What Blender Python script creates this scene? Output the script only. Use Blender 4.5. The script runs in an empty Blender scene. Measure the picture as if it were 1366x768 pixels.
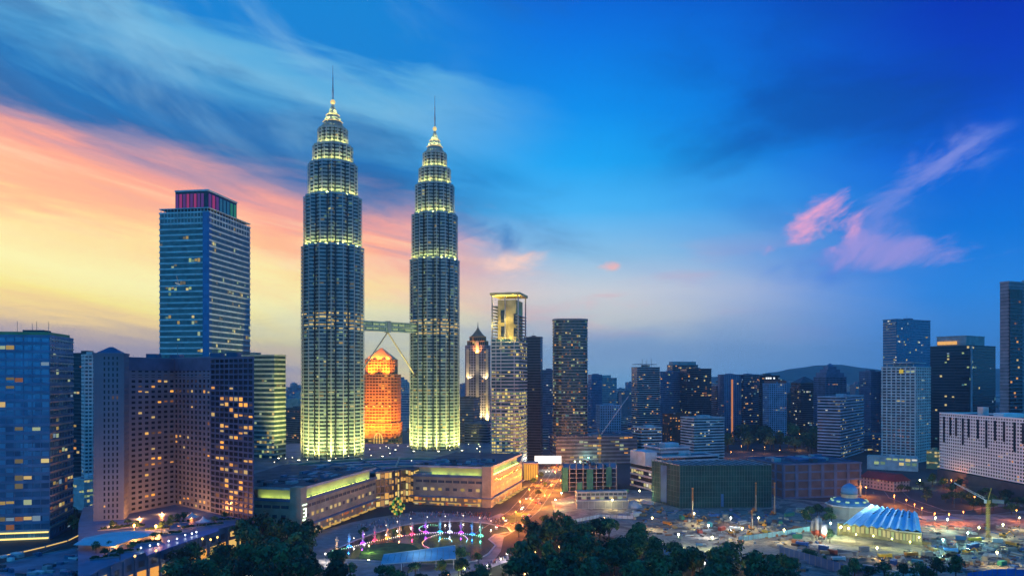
import bpy, math, random
from mathutils import Vector
R = random.Random(11)
S = bpy.context.scene
COL = S.collection
H, HY, CX, F = 112.0, 505.0, 683.0, 1000.0      # camera height, horizon row, centre column, focal length in photo pixels


def lin(c):
    return tuple(((x / 255) / 12.92 if x / 255 <= .04045 else ((x / 255 + .055) / 1.055) ** 2.4) for x in c) + (1.0,)


# ------------------------------------------------------------------ camera, world, sun, exposure
cd = bpy.data.cameras.new('camera')
cam = bpy.data.objects.new('camera', cd)
COL.objects.link(cam)
cam.location = (0, 0, H)
cam.rotation_euler = (math.radians(90), 0, 0)
cd.sensor_width = 36.0
cd.lens = 36.0 * F / 1366.0
cd.shift_y = (HY - 384.0) / 1366.0
cd.clip_start = 1.0
cd.clip_end = 40000.0
S.camera = cam

W = bpy.data.worlds.new('World')
S.world = W
W.use_nodes = True
nt = W.node_tree
nt.nodes.clear()


def nd(t, tree=None, **kw):
    n = (tree or nt).nodes.new(t)
    for k, v in kw.items():
        setattr(n, k, v)
    return n


def lk(a, b, tree=None):
    (tree or nt).links.new(a, b)


def mth(op, a, b=None, c=None, clamp=False):
    n = nd('ShaderNodeMath', operation=op, use_clamp=clamp)
    for i, x in enumerate((a, b, c)):
        if x is None:
            continue
        if isinstance(x, (int, float)):
            n.inputs[i].default_value = x
        else:
            lk(x, n.inputs[i])
    return n.outputs[0]


def sstep(x, a, b):
    n = nd('ShaderNodeMapRange', interpolation_type='SMOOTHSTEP')
    lk(x, n.inputs[0])
    n.inputs[1].default_value, n.inputs[2].default_value = a, b
    return n.outputs[0]


def cmix(f, a, b):
    n = nd('ShaderNodeMix', data_type='RGBA')
    n.clamp_factor = True
    for s, x in ((0, f), (6, a), (7, b)):
        if isinstance(x, (int, float)):
            n.inputs[s].default_value = x
        elif isinstance(x, tuple):
            n.inputs[s].default_value = x
        else:
            lk(x, n.inputs[s])
    return n.outputs[2]


def ramp(x, lo, hi, stops):
    m = nd('ShaderNodeMapRange')
    lk(x, m.inputs[0])
    m.inputs[1].default_value, m.inputs[2].default_value = lo, hi
    r = nd('ShaderNodeValToRGB')
    e = r.color_ramp.elements
    while len(e) < len(stops):
        e.new(.5)
    for k, (p, c) in zip(e, stops):
        k.position = (p - lo) / (hi - lo)
        k.color = lin(c)
    lk(m.outputs[0], r.inputs[0])
    return r.outputs[0]


def cnoise(sx, sy, scale, detail=6, rough=.55, dist=0.0, off=0.0):
    """cloud noise over azimuth and elevation of the sky"""
    cb = nd('ShaderNodeCombineXYZ')
    lk(mth('MULTIPLY', sx, 1.0), cb.inputs[0])
    lk(sy, cb.inputs[1])
    cb.inputs[2].default_value = off
    n = nd('ShaderNodeTexNoise')
    n.inputs['Scale'].default_value = scale
    n.inputs['Detail'].default_value = detail
    n.inputs['Roughness'].default_value = rough
    n.inputs['Distortion'].default_value = dist
    lk(cb.outputs[0], n.inputs['Vector'])
    return n.outputs[0]


tc = nd('ShaderNodeTexCoord')
sp_ = nd('ShaderNodeSeparateXYZ')
lk(tc.outputs['Generated'], sp_.inputs[0])
X, Y_, Z = sp_.outputs
az = mth('ARCTAN2', X, Y_)
el = mth('ARCSINE', Z)
w0 = mth('ADD', el, mth('MULTIPLY', mth('MINIMUM', mth('MAXIMUM', az, -.8), .6), .18))
streak = cnoise(az, mth('MULTIPLY', w0, 5.0), 3.2, 7, .58, .5)
w = mth('ADD', w0, mth('MULTIPLY', mth('SUBTRACT', streak, .5), .16))
west = ramp(w, -.12, .38, [(-.11, (134, 140, 168)), (-.06, (186, 170, 160)), (-.03, (248, 216, 140)), (-.005, (255, 236, 136)), (.045, (255, 246, 172)),
                          (.08, (255, 224, 152)), (.105, (255, 190, 140)), (.14, (255, 170, 138)), (.17, (236, 156, 146)), (.195, (140, 130, 166)), (.22, (36, 104, 168)),
                          (.245, (24, 112, 180)), (.272, (66, 146, 200)), (.305, (106, 174, 214)), (.335, (86, 166, 214)), (.365, (16, 126, 204))])
mid = ramp(el, 0, .5, [(0, (120, 168, 204)), (.035, (164, 188, 202)), (.075, (200, 204, 200)), (.115, (204, 208, 212)), (.163, (140, 190, 224)),
                       (.22, (72, 176, 238)), (.278, (20, 160, 236)), (.34, (0, 138, 228)), (.427, (0, 112, 216)), (.468, (0, 98, 206))])
east = ramp(el, 0, .5, [(0, (70, 130, 196)), (.045, (56, 130, 206)), (.103, (34, 128, 218)), (.168, (0, 112, 212)), (.247, (0, 92, 206)),
                        (.322, (0, 62, 186)), (.395, (0, 46, 174)), (.47, (0, 40, 160))])
# pale cloud bars low in the middle of the sky, touched with pink
bar = cnoise(az, mth('MULTIPLY', el, 6.0), 5.0, 5, .5, .3, 3.0)
midbar = mth('MULTIPLY', mth('MULTIPLY', sstep(bar, .5, .66), sstep(el, .03, .08)), sstep(el, .2, .13))
mid2 = cmix(mth('MULTIPLY', midbar, .4), mid, lin((226, 170, 172)))
azn = mth('ADD', az, mth('MULTIPLY', mth('SUBTRACT', streak, .5), .14))
sky = cmix(sstep(azn, -.2, .1), west, mid2)
sky = cmix(sstep(azn, .08, .56), sky, east)
# the sky behind the camera is the plain deep blue of dusk
front = sstep(mth('ABSOLUTE', az), 1.5, .8)
sky = cmix(front, ramp(el, -.1, 1.5, [(-.1, (30, 116, 184)), (.05, (66, 174, 232)), (.3, (44, 170, 240)), (1.0, (12, 138, 230)), (1.5, (4, 118, 218))]), sky)
# high up the colours close over the dome
sky = cmix(sstep(el, .5, .9), sky, lin((6, 116, 218)))
# slate streaks and thin bright wisps over the western half
slate = cnoise(az, mth('MULTIPLY', w0, 3.2), 2.6, 6, .6, .4, 9.0)
sm = mth('MULTIPLY', mth('MULTIPLY', sstep(slate, .5, .68), sstep(w0, .15, .2)), sstep(azn, .28, -.05))
sky = cmix(mth('MULTIPLY', sm, .6), sky, lin((34, 98, 162)))
wis = cnoise(mth('ADD', az, mth('MULTIPLY', el, -1.2)), mth('MULTIPLY', mth('ADD', el, mth('MULTIPLY', az, .55)), 3.6), 3.0, 8, .62, .5, 5.0)
wm = mth('MULTIPLY', mth('MULTIPLY', sstep(wis, .42, .82), sstep(w0, .18, .24)), mth('MULTIPLY', sstep(azn, .0, -.25), front))
sky = cmix(mth('MULTIPLY', wm, .42), sky, lin((146, 196, 222)))
# cream wisps break up the salmon band
cw_ = cnoise(mth('ADD', az, mth('MULTIPLY', el, 1.5)), mth('MULTIPLY', w0, 7.0), 3.6, 7, .6, .7, 40.0)
cm_ = mth('MULTIPLY', mth('MULTIPLY', sstep(cw_, .46, .68), mth('MULTIPLY', sstep(w0, .03, .09), sstep(w0, .2, .15))), sstep(azn, .05, -.15))
sky = cmix(mth('MULTIPLY', cm_, .6), sky, lin((255, 220, 178)))
cb_ = mth('MULTIPLY', mth('MULTIPLY', sstep(cw_, .5, .36), mth('MULTIPLY', sstep(w0, .1, .15), sstep(w0, .22, .17))), sstep(azn, .05, -.15))
sky = cmix(mth('MULTIPLY', cb_, .45), sky, lin((176, 150, 172)))
# violet bank low behind the middle, soft
vb = cnoise(az, mth('MULTIPLY', el, 4.0), 2.2, 5, .5, .2, 14.0)
vm = mth('MULTIPLY', mth('MULTIPLY', sstep(vb, .42, .6), sstep(el, .12, .05)), mth('MULTIPLY', sstep(azn, -.6, -.1), sstep(azn, .5, .2)))
sky = cmix(mth('MULTIPLY', vm, .5), sky, lin((96, 146, 200)))
# dark soft clouds in the east
dk = cnoise(az, mth('MULTIPLY', el, 1.9), 3.1, 6, .55, .3, 21.0)
dm = mth('MULTIPLY', mth('MULTIPLY', sstep(dk, .44, .66), sstep(azn, .1, .32)), sstep(el, .16, .26))
sky = cmix(mth('MULTIPLY', dm, .6), sky, lin((0, 66, 150)))


def blob(a0, e0, la, le, ang):
    """soft elliptical patch of sky"""
    ca, sa = math.cos(ang), math.sin(ang)
    da, de = mth('SUBTRACT', az, a0), mth('SUBTRACT', el, e0)
    p = mth('ADD', mth('MULTIPLY', da, ca / la), mth('MULTIPLY', de, sa / la))
    q = mth('ADD', mth('MULTIPLY', da, -sa / le), mth('MULTIPLY', de, ca / le))
    d = mth('SQRT', mth('ADD', mth('MULTIPLY', p, p), mth('MULTIPLY', q, q)))
    return sstep(d, 1.0, .1)


pk = cnoise(mth('ADD', mth('MULTIPLY', az, .93), mth('MULTIPLY', el, .37)), mth('MULTIPLY', mth('ADD', mth('MULTIPLY', el, .93), mth('MULTIPLY', az, -.37)), 2.1), 9.0, 8, .62, .7, 31.0)
for (a0, e0, la, le, ang, c, k) in ((-.03, .19, .13, .042, -.2, (60, 126, 190), .9), (.0, .152, .1, .028, .12, (250, 208, 190), .95), (.12, .1, .12, .022, .1, (226, 182, 184), .6), (.455, .19, .22, .085, .45, (60, 124, 214), .7), (.47, .205, .17, .06, .56, (140, 142, 216), .6), (.395, .192, .085, .055, .5, (246, 166, 196), .95),
                                    (.46, .15, .17, .034, -.06, (158, 146, 214), .75), (.325, .165, .024, .028, 1.2, (224, 148, 190), .9), (.122, .148, .03, .012, 0, (242, 178, 170), .9)):
    b = blob(a0, e0, la, le, ang)
    m = sstep(mth('ADD', mth('MULTIPLY', b, .45), mth('MULTIPLY', mth('SUBTRACT', pk, .5), 2.2)), .12, .75)
    sky = cmix(mth('MULTIPLY', mth('MULTIPLY', m, sstep(b, 0, .5)), k, clamp=True), sky, lin(c))
# below the horizon: dim ground colour
sky = cmix(sstep(el, -.002, -.05), sky, lin((30, 50, 84)))
bg = nd('ShaderNodeBackground')
lk(sky, bg.inputs[0])
bg.inputs[1].default_value = 1.12
# faint physical twilight on top of it
ns = nd('ShaderNodeTexSky', sky_type='NISHITA', sun_disc=False)
ns.sun_elevation = math.radians(1.5)
ns.sun_rotation = math.radians(-42)
b2 = nd('ShaderNodeBackground')
lk(ns.outputs[0], b2.inputs[0])
b2.inputs[1].default_value = .004
ad = nd('ShaderNodeAddShader')
lk(bg.outputs[0], ad.inputs[0])
lk(b2.outputs[0], ad.inputs[1])
wo = nd('ShaderNodeOutputWorld')
lk(ad.outputs[0], wo.inputs[0])
W.cycles.sampling_method = 'MANUAL'
W.cycles.sample_map_resolution = 512

sl = bpy.data.lights.new('sun', 'SUN')
sl.energy = .12
sl.angle = math.radians(14)
sl.color = (1.0, .62, .5)
so = bpy.data.objects.new('sun', sl)
COL.objects.link(so)
sd = Vector((math.sin(math.radians(-42)) * math.cos(math.radians(5)), math.cos(math.radians(-42)) * math.cos(math.radians(5)), math.sin(math.radians(5))))
so.rotation_euler = sd.to_track_quat('Z', 'Y').to_euler()

S.view_settings.view_transform = 'Standard'
S.view_settings.look = 'None'
S.view_settings.exposure = 0.0
S.view_settings.gamma = 1.0
S.view_settings.use_curve_mapping = False
c = S.cycles
c.use_denoising = True
try:
    c.denoiser = 'OPENIMAGEDENOISE'
    c.denoising_input_passes = 'RGB_ALBEDO_NORMAL'
except Exception:
    pass
c.max_bounces = 4
c.diffuse_bounces = 2
c.glossy_bounces = 2
c.transmission_bounces = 2
c.transparent_max_bounces = 6
c.volume_bounces = 1
c.caustics_reflective = c.caustics_refractive = False
c.sample_clamp_indirect = 2.0
c.use_light_tree = True
c.use_adaptive_sampling = True
c.adaptive_threshold = .02


# ------------------------------------------------------------------ helpers
def P(px, py, Y):
    return Vector(((px - CX) / F * Y, Y, H - (py - HY) / F * Y))


def G(px, py, z=0.0):
    return P(px, py, (H - z) * F / (py - HY))


def wp(px, Y):
    return Vector(((px - CX) / F * Y, Y))


def zof(py, Y):
    return H - (py - HY) / F * Y


class MB:
    def __init__(s):
        s.v, s.f, s.m = [], [], []

    def face(s, pts, mi=0):
        i = len(s.v)
        s.v += [tuple(p) for p in pts]
        s.f.append(tuple(range(i, i + len(pts))))
        s.m.append(mi)

    def prism(s, poly, z0, z1, mi=0, mt=None, bot=True, poly1=None, top=True):
        n = len(poly)
        i = len(s.v)
        p1 = poly1 or poly
        s.v += [(p[0], p[1], z0) for p in poly] + [(p[0], p[1], z1) for p in p1]
        for k in range(n):
            j = (k + 1) % n
            s.f.append((i + k, i + j, i + n + j, i + n + k))
            s.m.append(mi)
        if top:
            s.f.append(tuple(range(i + n, i + 2 * n)))
            s.m.append(mi if mt is None else mt)
        if bot:
            s.f.append(tuple(range(i + n - 1, i - 1, -1)))
            s.m.append(mi)
        return s

    def box(s, x0, x1, y0, y1, z0, z1, mi=0):
        return s.prism([(x0, y0), (x1, y0), (x1, y1), (x0, y1)], z0, z1, mi)

    def cbox(s, c, sx, sy, z0, z1, ang=0, mi=0):
        ca, sa = math.cos(ang), math.sin(ang)
        return s.prism([(c[0] + x * ca - y * sa, c[1] + x * sa + y * ca) for x, y in ((-sx / 2, -sy / 2), (sx / 2, -sy / 2), (sx / 2, sy / 2), (-sx / 2, sy / 2))], z0, z1, mi)

    def bar(s, a, b, r, mi=0, n=5, r2=None):
        a, b = Vector(a), Vector(b)
        d = (b - a).normalized()
        u = d.orthogonal().normalized()
        v = d.cross(u)
        r2 = r if r2 is None else r2
        i = len(s.v)
        for q, rr in ((a, r), (b, r2)):
            for k in range(n):
                t = 2 * math.pi * k / n
                s.v.append(tuple(q + (u * math.cos(t) + v * math.sin(t)) * rr))
        for k in range(n):
            j = (k + 1) % n
            s.f.append((i + k, i + j, i + n + j, i + n + k))
            s.m.append(mi)
        s.f.append(tuple(range(i + n, i + 2 * n)))
        s.f.append(tuple(range(i + n - 1, i - 1, -1)))
        s.m += [mi, mi]
        return s

    def lathe(s, prof, n=12, c=(0, 0), mi=0, sx=1, sy=1):
        i = len(s.v)
        for r, z in prof:
            for k in range(n):
                t = 2 * math.pi * k / n
                s.v.append((c[0] + r * sx * math.cos(t), c[1] + r * sy * math.sin(t), z))
        for a in range(len(prof) - 1):
            for k in range(n):
                j = (k + 1) % n
                s.f.append((i + a * n + k, i + a * n + j, i + (a + 1) * n + j, i + (a + 1) * n + k))
                s.m.append(mi)
        s.f.append(tuple(range(i + (len(prof) - 1) * n, i + len(prof) * n)))
        s.m.append(mi)
        s.f.append(tuple(range(i + n - 1, i - 1, -1)))
        s.m.append(mi)
        return s

    def ring(s, inner, outer, z0, z1, mi=0):
        n = len(inner)
        i = len(s.v)
        for p, z in ((outer, z0), (outer, z1), (inner, z1), (inner, z0)):
            s.v += [(q[0], q[1], z) for q in p]
        for r in range(4):
            for k in range(n):
                j = (k + 1) % n
                s.f.append((i + r * n + k, i + r * n + j, i + ((r + 1) % 4) * n + j, i + ((r + 1) % 4) * n + k))
                s.m.append(mi)
        return s

    def build(s, name, mats, parent=None, smooth=False, loc=None):
        me = bpy.data.meshes.new(name)
        me.from_pydata(s.v, [], s.f)
        for m in (mats if isinstance(mats, (list, tuple)) else [mats]):
            me.materials.append(m)
        me.polygons.foreach_set('material_index', s.m)
        if smooth:
            me.polygons.foreach_set('use_smooth', [True] * len(s.f))
        me.update()
        o = bpy.data.objects.new(name, me)
        COL.objects.link(o)
        if parent is not None:
            o.parent = parent
        if loc is not None:
            o.location = loc
        return o


def tag(o, label=None, cat=None, group=None, kind=None):
    for k, v in (('label', label), ('category', cat), ('group', group), ('kind', kind)):
        if v:
            o[k] = v
    return o


def thing(name, label, cat, loc=(0, 0, 0), group=None, rz=0):
    o = bpy.data.objects.new(name, None)
    o.empty_display_size = 2
    COL.objects.link(o)
    o.location = loc
    o.rotation_euler = (0, 0, rz)
    return tag(o, label, cat, group)


def copy_tree(o, loc=None, rz=None, sc=None, label=None, parent=None):
    q = o.copy()
    COL.objects.link(q)
    if parent is not None:
        q.parent = parent
    if loc is not None:
        q.location = loc
    if rz is not None:
        q.rotation_euler = (0, 0, rz)
    if sc is not None:
        q.scale = sc
    if label:
        q['label'] = label
    for ch in list(o.children):
        copy_tree(ch, parent=q)
    return q


def mat(name, col, rough=.7, metal=0.0, noise=.25, scale=.12, spec=.3, bump=0):
    m = bpy.data.materials.new(name)
    m.use_nodes = True
    t = m.node_tree
    b = t.nodes['Principled BSDF']
    b.inputs['Roughness'].default_value = rough
    b.inputs['Metallic'].default_value = metal
    b.inputs['Specular IOR Level'].default_value = spec
    if len(col) == 3:
        col = tuple(col) + (1,)
    if noise:
        g = nd('ShaderNodeTexCoord', t)
        n = nd('ShaderNodeTexNoise', t)
        n.inputs['Scale'].default_value = scale
        n.inputs['Detail'].default_value = 5
        lk(g.outputs['Object'], n.inputs['Vector'], t)
        r = nd('ShaderNodeMapRange', t)
        r.inputs[1].default_value, r.inputs[2].default_value = .3, .7
        r.inputs[3].default_value, r.inputs[4].default_value = 1 - noise, 1 + noise
        lk(n.outputs[0], r.inputs[0], t)
        v = nd('ShaderNodeVectorMath', t, operation='SCALE')
        v.inputs[0].default_value = col[:3]
        lk(r.outputs[0], v.inputs['Scale'], t)
        lk(v.outputs[0], b.inputs['Base Color'], t)
        if bump:
            bp = nd('ShaderNodeBump', t)
            bp.inputs['Strength'].default_value = bump
            lk(n.outputs[0], bp.inputs['Height'], t)
            lk(bp.outputs[0], b.inputs['Normal'], t)
    else:
        b.inputs['Base Color'].default_value = col
    return m


def glass(name, a, b_, rough=.12, metal=.45, cw=2.6, ch=3.7):
    """coated facade glass: panes differ a little (blinds, rooms behind)"""
    m = bpy.data.materials.new(name)
    m.use_nodes = True
    t = m.node_tree
    b = t.nodes['Principled BSDF']
    g = nd('ShaderNodeTexCoord', t)
    s = nd('ShaderNodeSeparateXYZ', t)
    lk(g.outputs['Object'], s.inputs[0], t)

    def M(op, x, y=None):
        n = nd('ShaderNodeMath', t, operation=op)
        for i, q in enumerate((x, y)):
            if q is None:
                continue
            if isinstance(q, (int, float)):
                n.inputs[i].default_value = q
            else:
                lk(q, n.inputs[i], t)
        return n.outputs[0]
    cx = M('FLOOR', M('DIVIDE', M('ADD', s.outputs[0], M('MULTIPLY', s.outputs[1], .83)), cw))
    cz = M('FLOOR', M('DIVIDE', s.outputs[2], ch))
    cb = nd('ShaderNodeCombineXYZ', t)
    lk(cx, cb.inputs[0], t)
    lk(cz, cb.inputs[1], t)
    wn = nd('ShaderNodeTexWhiteNoise', t, noise_dimensions='2D')
    lk(cb.outputs[0], wn.inputs['Vector'], t)
    mx = nd('ShaderNodeMix', t, data_type='RGBA')
    mx.inputs[6].default_value = tuple(a) + (1,)
    mx.inputs[7].default_value = tuple(b_) + (1,)
    lk(wn.outputs[0], mx.inputs[0], t)
    lk(mx.outputs[2], b.inputs['Base Color'], t)
    rr = nd('ShaderNodeMapRange', t)
    lk(wn.outputs[0], rr.inputs[0], t)
    rr.inputs[3].default_value, rr.inputs[4].default_value = rough * .6, rough * 2.2
    lk(rr.outputs[0], b.inputs['Roughness'], t)
    b.inputs['Metallic'].default_value = metal
    return m


def emit(name, col, st, sample=False):
    m = bpy.data.materials.new(name)
    m.use_nodes = True
    b = m.node_tree.nodes['Principled BSDF']
    b.inputs['Base Color'].default_value = (.02, .02, .02, 1)
    b.inputs['Emission Color'].default_value = tuple(col) + (1,)
    b.inputs['Emission Strength'].default_value = st
    m.cycles.emission_sampling = 'FRONT' if sample else 'NONE'
    return m


def light(kind, loc, col, power, size=.5, parent=None, rot=None, spot=None, aim=None):
    l = bpy.data.lights.new('lamp_light', kind)
    l.color = col
    l.energy = power
    if kind == 'AREA':
        l.size = size
    else:
        l.shadow_soft_size = size
    if spot:
        l.spot_size = spot
        l.spot_blend = .8
    o = bpy.data.objects.new('lamp_light', l)
    COL.objects.link(o)
    o.location = loc
    if aim is not None:
        o.rotation_euler = (-Vector(aim)).to_track_quat('Z', 'Y').to_euler()
    if parent is not None:
        o.parent = parent
    return o


def offset(poly, d):
    n = len(poly)
    out = []
    for i in range(n):
        p0, p1, p2 = (Vector(poly[k % n][:2]) for k in (i - 1, i, i + 1))
        e1, e2 = (p1 - p0).normalized(), (p2 - p1).normalized()
        n1, n2 = Vector((e1.y, -e1.x)), Vector((e2.y, -e2.x))
        b = n1 + n2
        q = max(.35, 1 + n1.dot(n2))
        out.append(p1 + b * (d / q))
    return out


# shared materials
AMBER = [emit('window_amber', (1, .42, .08), .8), emit('window_dim_amber', (1, .36, .1), .2), emit('window_faint_amber', (.9, .45, .2), .1), emit('window_yellow', (1, .66, .22), .6)]
YEL = [emit('window_warm', (1, .78, .3), .65), emit('window_gold', (1, .66, .16), .35), emit('window_pale', (.8, .95, .55), .4), emit('window_faint_gold', (.9, .7, .3), .14)]
GRN = [emit('window_lime', (.72, .95, .4), .45), emit('window_soft_green', (.5, .85, .5), .22), emit('window_straw', (.95, .85, .35), .5)]
COOL = [emit('window_cool', (.5, .75, 1), .3), emit('window_teal', (.25, .7, .75), .2), emit('window_white', (.95, .92, .8), .7)]
MIXED = AMBER + YEL + COOL[:2]
G_BLUE = glass('blue_facade_glass', (.03, .12, .24), (.07, .24, .40))
G_DARK = glass('dark_facade_glass', (.012, .02, .035), (.03, .05, .08))
G_TEAL = glass('teal_facade_glass', (.03, .09, .11), (.08, .18, .2))
G_WIN = glass('dark_window_glass', (.02, .03, .05), (.05, .07, .1), .2, .1)
C_WHITE = mat('white_paint', (.62, .62, .62))
C_PALE = mat('pale_concrete', (.36, .38, .40))
C_GREY = mat('grey_concrete', (.19, .21, .25))
C_DARK = mat('dark_cladding', (.07, .08, .10))
C_BLUE = mat('blue_grey_cladding', (.10, .17, .28), .5)
C_BEIGE = mat('beige_stone', (.44, .38, .29))
C_METAL = mat('brushed_steel', (.5, .52, .55), .38, .75)
C_ROOF = mat('roof_felt', (.06, .07, .09), noise=.5, scale=.08)
C_BROWN = mat('brown_cladding', (.10, .06, .05))
STEEL = mat('painted_steel', (.2, .2, .21), .5, .3)
QUADS = {}


def quad_mesh(w, h, m):
    k = (round(w, 2), round(h, 2), m.name)
    if k not in QUADS:
        me = bpy.data.meshes.new('window')
        me.from_pydata([(0, 0, 0), (k[0], 0, 0), (k[0], 0, k[1]), (0, 0, k[1])], [], [(0, 1, 2, 3)])
        me.materials.append(m)
        QUADS[k] = me
    return QUADS[k]


def put_windows(root, wins, nparts):
    """wins: (x, y, z, ang, w, h, material); the nearest ones become parts of their own, the rest one part"""
    L = root.location
    wins.sort(key=lambda q: (L.x + q[0]) ** 2 + (L.y + q[1]) ** 2 + (L.z + q[2] - H) ** 2 - (1e7 if q[6].name.startswith('window_') else 0))
    for x, y, z, a, w_, h_, m in wins[:nparts]:
        o = bpy.data.objects.new('window', quad_mesh(w_, h_, m))
        COL.objects.link(o)
        o.parent = root
        o.location = (x, y, z)
        o.rotation_euler = (0, 0, a)
    rest = wins[nparts:]
    if rest:
        b = MB()
        ms = []
        for x, y, z, a, w_, h_, m in rest:
            if m not in ms:
                ms.append(m)
            dx, dy = math.cos(a) * w_, math.sin(a) * w_
            b.face([(x, y, z), (x + dx, y + dy, z), (x + dx, y + dy, z + h_), (x, y, z + h_)], ms.index(m))
        tag(b.build('window_glazing', ms, root), kind='stuff')


def facade(root, poly, z0, z1, fh=3.6, sp=1.2, proud=.35, bay=3.0, pier=0.0, core=None, clad=None, lit=.1, lm=None, dark=None, nparts=24,
           parapet=1.2, plant=True, mask=None, body='curtain_wall', clad_name='wall_cladding', piers_all=True, wfrac=.86, skip=0.0, roofm=None, pierm=None):
    core = core or G_BLUE
    clad = clad or C_GREY
    lm = lm or MIXED
    poly = [Vector(p[:2]) for p in poly]
    n = len(poly)
    L = Vector(root.location[:2])
    MB().prism(poly, z0, z1, 0, 1).build(body, [core, roofm or C_ROOF], root)
    nf = max(1, int((z1 - z0) / fh))
    fh = (z1 - z0) / nf
    cl = MB()
    po = offset(poly, proud)
    pp = offset(poly, proud * .8)
    for k in range(nf):
        if sp > 0:
            cl.prism(po, z0 + k * fh, z0 + k * fh + sp)
    wins = []
    pm = MB()
    for i in range(n):
        a, b = poly[i], poly[(i + 1) % n]
        d = b - a
        ln = d.length
        if ln < .5:
            continue
        d = d / ln
        nr = Vector((d.y, -d.x))
        nx = max(1, int(round(ln / bay)))
        bw = ln / nx
        if pier > 0 and ln > 2.5:
            for q in range(nx + 1):
                c0 = a + d * (q * bw)
                h2 = pier / 2
                lo, hi = c0 - d * h2, c0 + d * h2
                if q == 0:
                    lo = c0
                if q == nx:
                    hi = c0
                e = nr * (proud * .8)
                pm.prism([lo + e, hi + e, hi, lo][::-1] if False else [lo + e, hi + e, hi - nr * .02, lo - nr * .02], z0, z1)
        if nr.dot(-(L + (a + b) / 2)) <= 0:
            continue
        ang = math.atan2(d.y, d.x)
        gap = bw * (1 - wfrac) / 2 if pier == 0 else pier / 2
        for k in range(nf):
            fl = R.random() * 1.6
            run = 0
            for q in range(nx):
                zc = (k + .5) / nf
                pl = .62 * lit * fl * (mask(i, (q + .5) / nx, zc, z0 + (k + .5) * fh) if mask else 1.0)
                on = R.random() < pl or (run and R.random() < .35)
                run = on
                if on:
                    m = R.choice(lm)
                elif dark is not None and R.random() >= (skip((q + .5) / nx) if callable(skip) else skip):
                    m = dark
                else:
                    continue
                p = a + d * (q * bw + gap) + nr * .05
                full = fh - sp - .1
                hh = full if not on or full < 1.2 else full * R.choice((.5, .65, .8, 1))
                wins.append((p.x, p.y, z0 + k * fh + sp + .05 + (full - hh) * R.random(), ang, bw - 2 * gap, hh, m))
    if cl.f:
        cl.build(clad_name, clad, root)
    if pm.f:
        pm.build('pier_cladding', pierm or clad, root)
    put_windows(root, wins, nparts)
    if parapet:
        q = MB()
        inn = offset(poly, -.6)
        pr = offset(poly, proud * 1.2)
        m = len(poly)
        i0 = len(q.v)
        q.v += [(p.x, p.y, z1 - .4) for p in pr] + [(p.x, p.y, z1 + parapet) for p in pr] + [(p.x, p.y, z1 + parapet) for p in inn] + [(p.x, p.y, z1 - .4) for p in inn]
        for r in range(3):
            for k in range(m):
                j = (k + 1) % m
                q.f.append((i0 + r * m + k, i0 + r * m + j, i0 + (r + 1) * m + j, i0 + (r + 1) * m + k))
                q.m.append(0)
        q.build('parapet', clad, root)
    if plant:
        cx = sum(p.x for p in poly) / n
        cy = sum(p.y for p in poly) / n
        w_ = min((poly[1] - poly[0]).length, (poly[2] - poly[1]).length) if n == 4 else 16
        e = poly[1] - poly[0]
        an = math.atan2(e.y, e.x)
        hh = 2.5 + R.random() * 2
        MB().cbox((cx + R.uniform(-.1, .1) * w_, cy), w_ * .5, w_ * .35, z1, z1 + hh, an).build('plant_room', clad, root)
        for _ in range(2):
            MB().cbox((cx + R.uniform(-.32, .32) * w_, cy + R.uniform(-.3, .3) * w_), 2.2, 3, z1, z1 + 1.6 + R.random(), an).build('roof_vent', C_METAL, root)
        if R.random() < .5:
            MB().bar((cx, cy, z1 + hh - .1), (cx, cy, z1 + hh + 7), .22, 0, 4, .1).build('antenna', STEEL, root)
    return fh


def rect(pc, Yc, a, pl=None, pr=None, A=None, B=None):
    """corner nearest the camera at column pc, right face running along angle a; the ends of both faces at columns pl and pr"""
    C = wp(pc, Yc)
    a = math.radians(a)
    dR, dL = Vector((math.cos(a), math.sin(a))), Vector((-math.sin(a), math.cos(a)))

    def solve(d, px):
        s = (px - CX) / F
        return (s * C.y - C.x) / (d.x - s * d.y)
    if B is None:
        B = solve(dR, pr)
    if A is None:
        A = solve(dL, pl)
    return C, [Vector((0, 0)), dR * B, dR * B + dL * A, dL * A], A, B


def block(name, label, cat, pc, Yc, a, pl, pr, pyt, A=None, B=None, z0=0, group=None, **kw):
    C, poly, A, B = rect(pc, Yc, a, pl, pr, A, B)
    o = thing(name, label, cat, (C.x, C.y, 0), group)
    facade(o, poly, z0, zof(pyt, Yc), **kw)
    return o, poly, zof(pyt, Yc)


def sub(poly, u0, u1, v0, v1):
    """rectangle inside a 4-corner plan, by fractions along its right (u) and left (v) faces"""
    o, r, l = poly[0], poly[1] - poly[0], poly[3] - poly[0]
    return [o + r * u + l * v for u, v in ((u0, v0), (u1, v0), (u1, v1), (u0, v1))]


# ------------------------------------------------------------------ setting: ground, hills, road, lake
def structure(o):
    o['kind'] = 'structure'
    return o


def sheet(name, pts, z, m):
    b = MB()
    b.face([(p[0], p[1], z) for p in pts])
    return structure(b.build(name, m))


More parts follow.
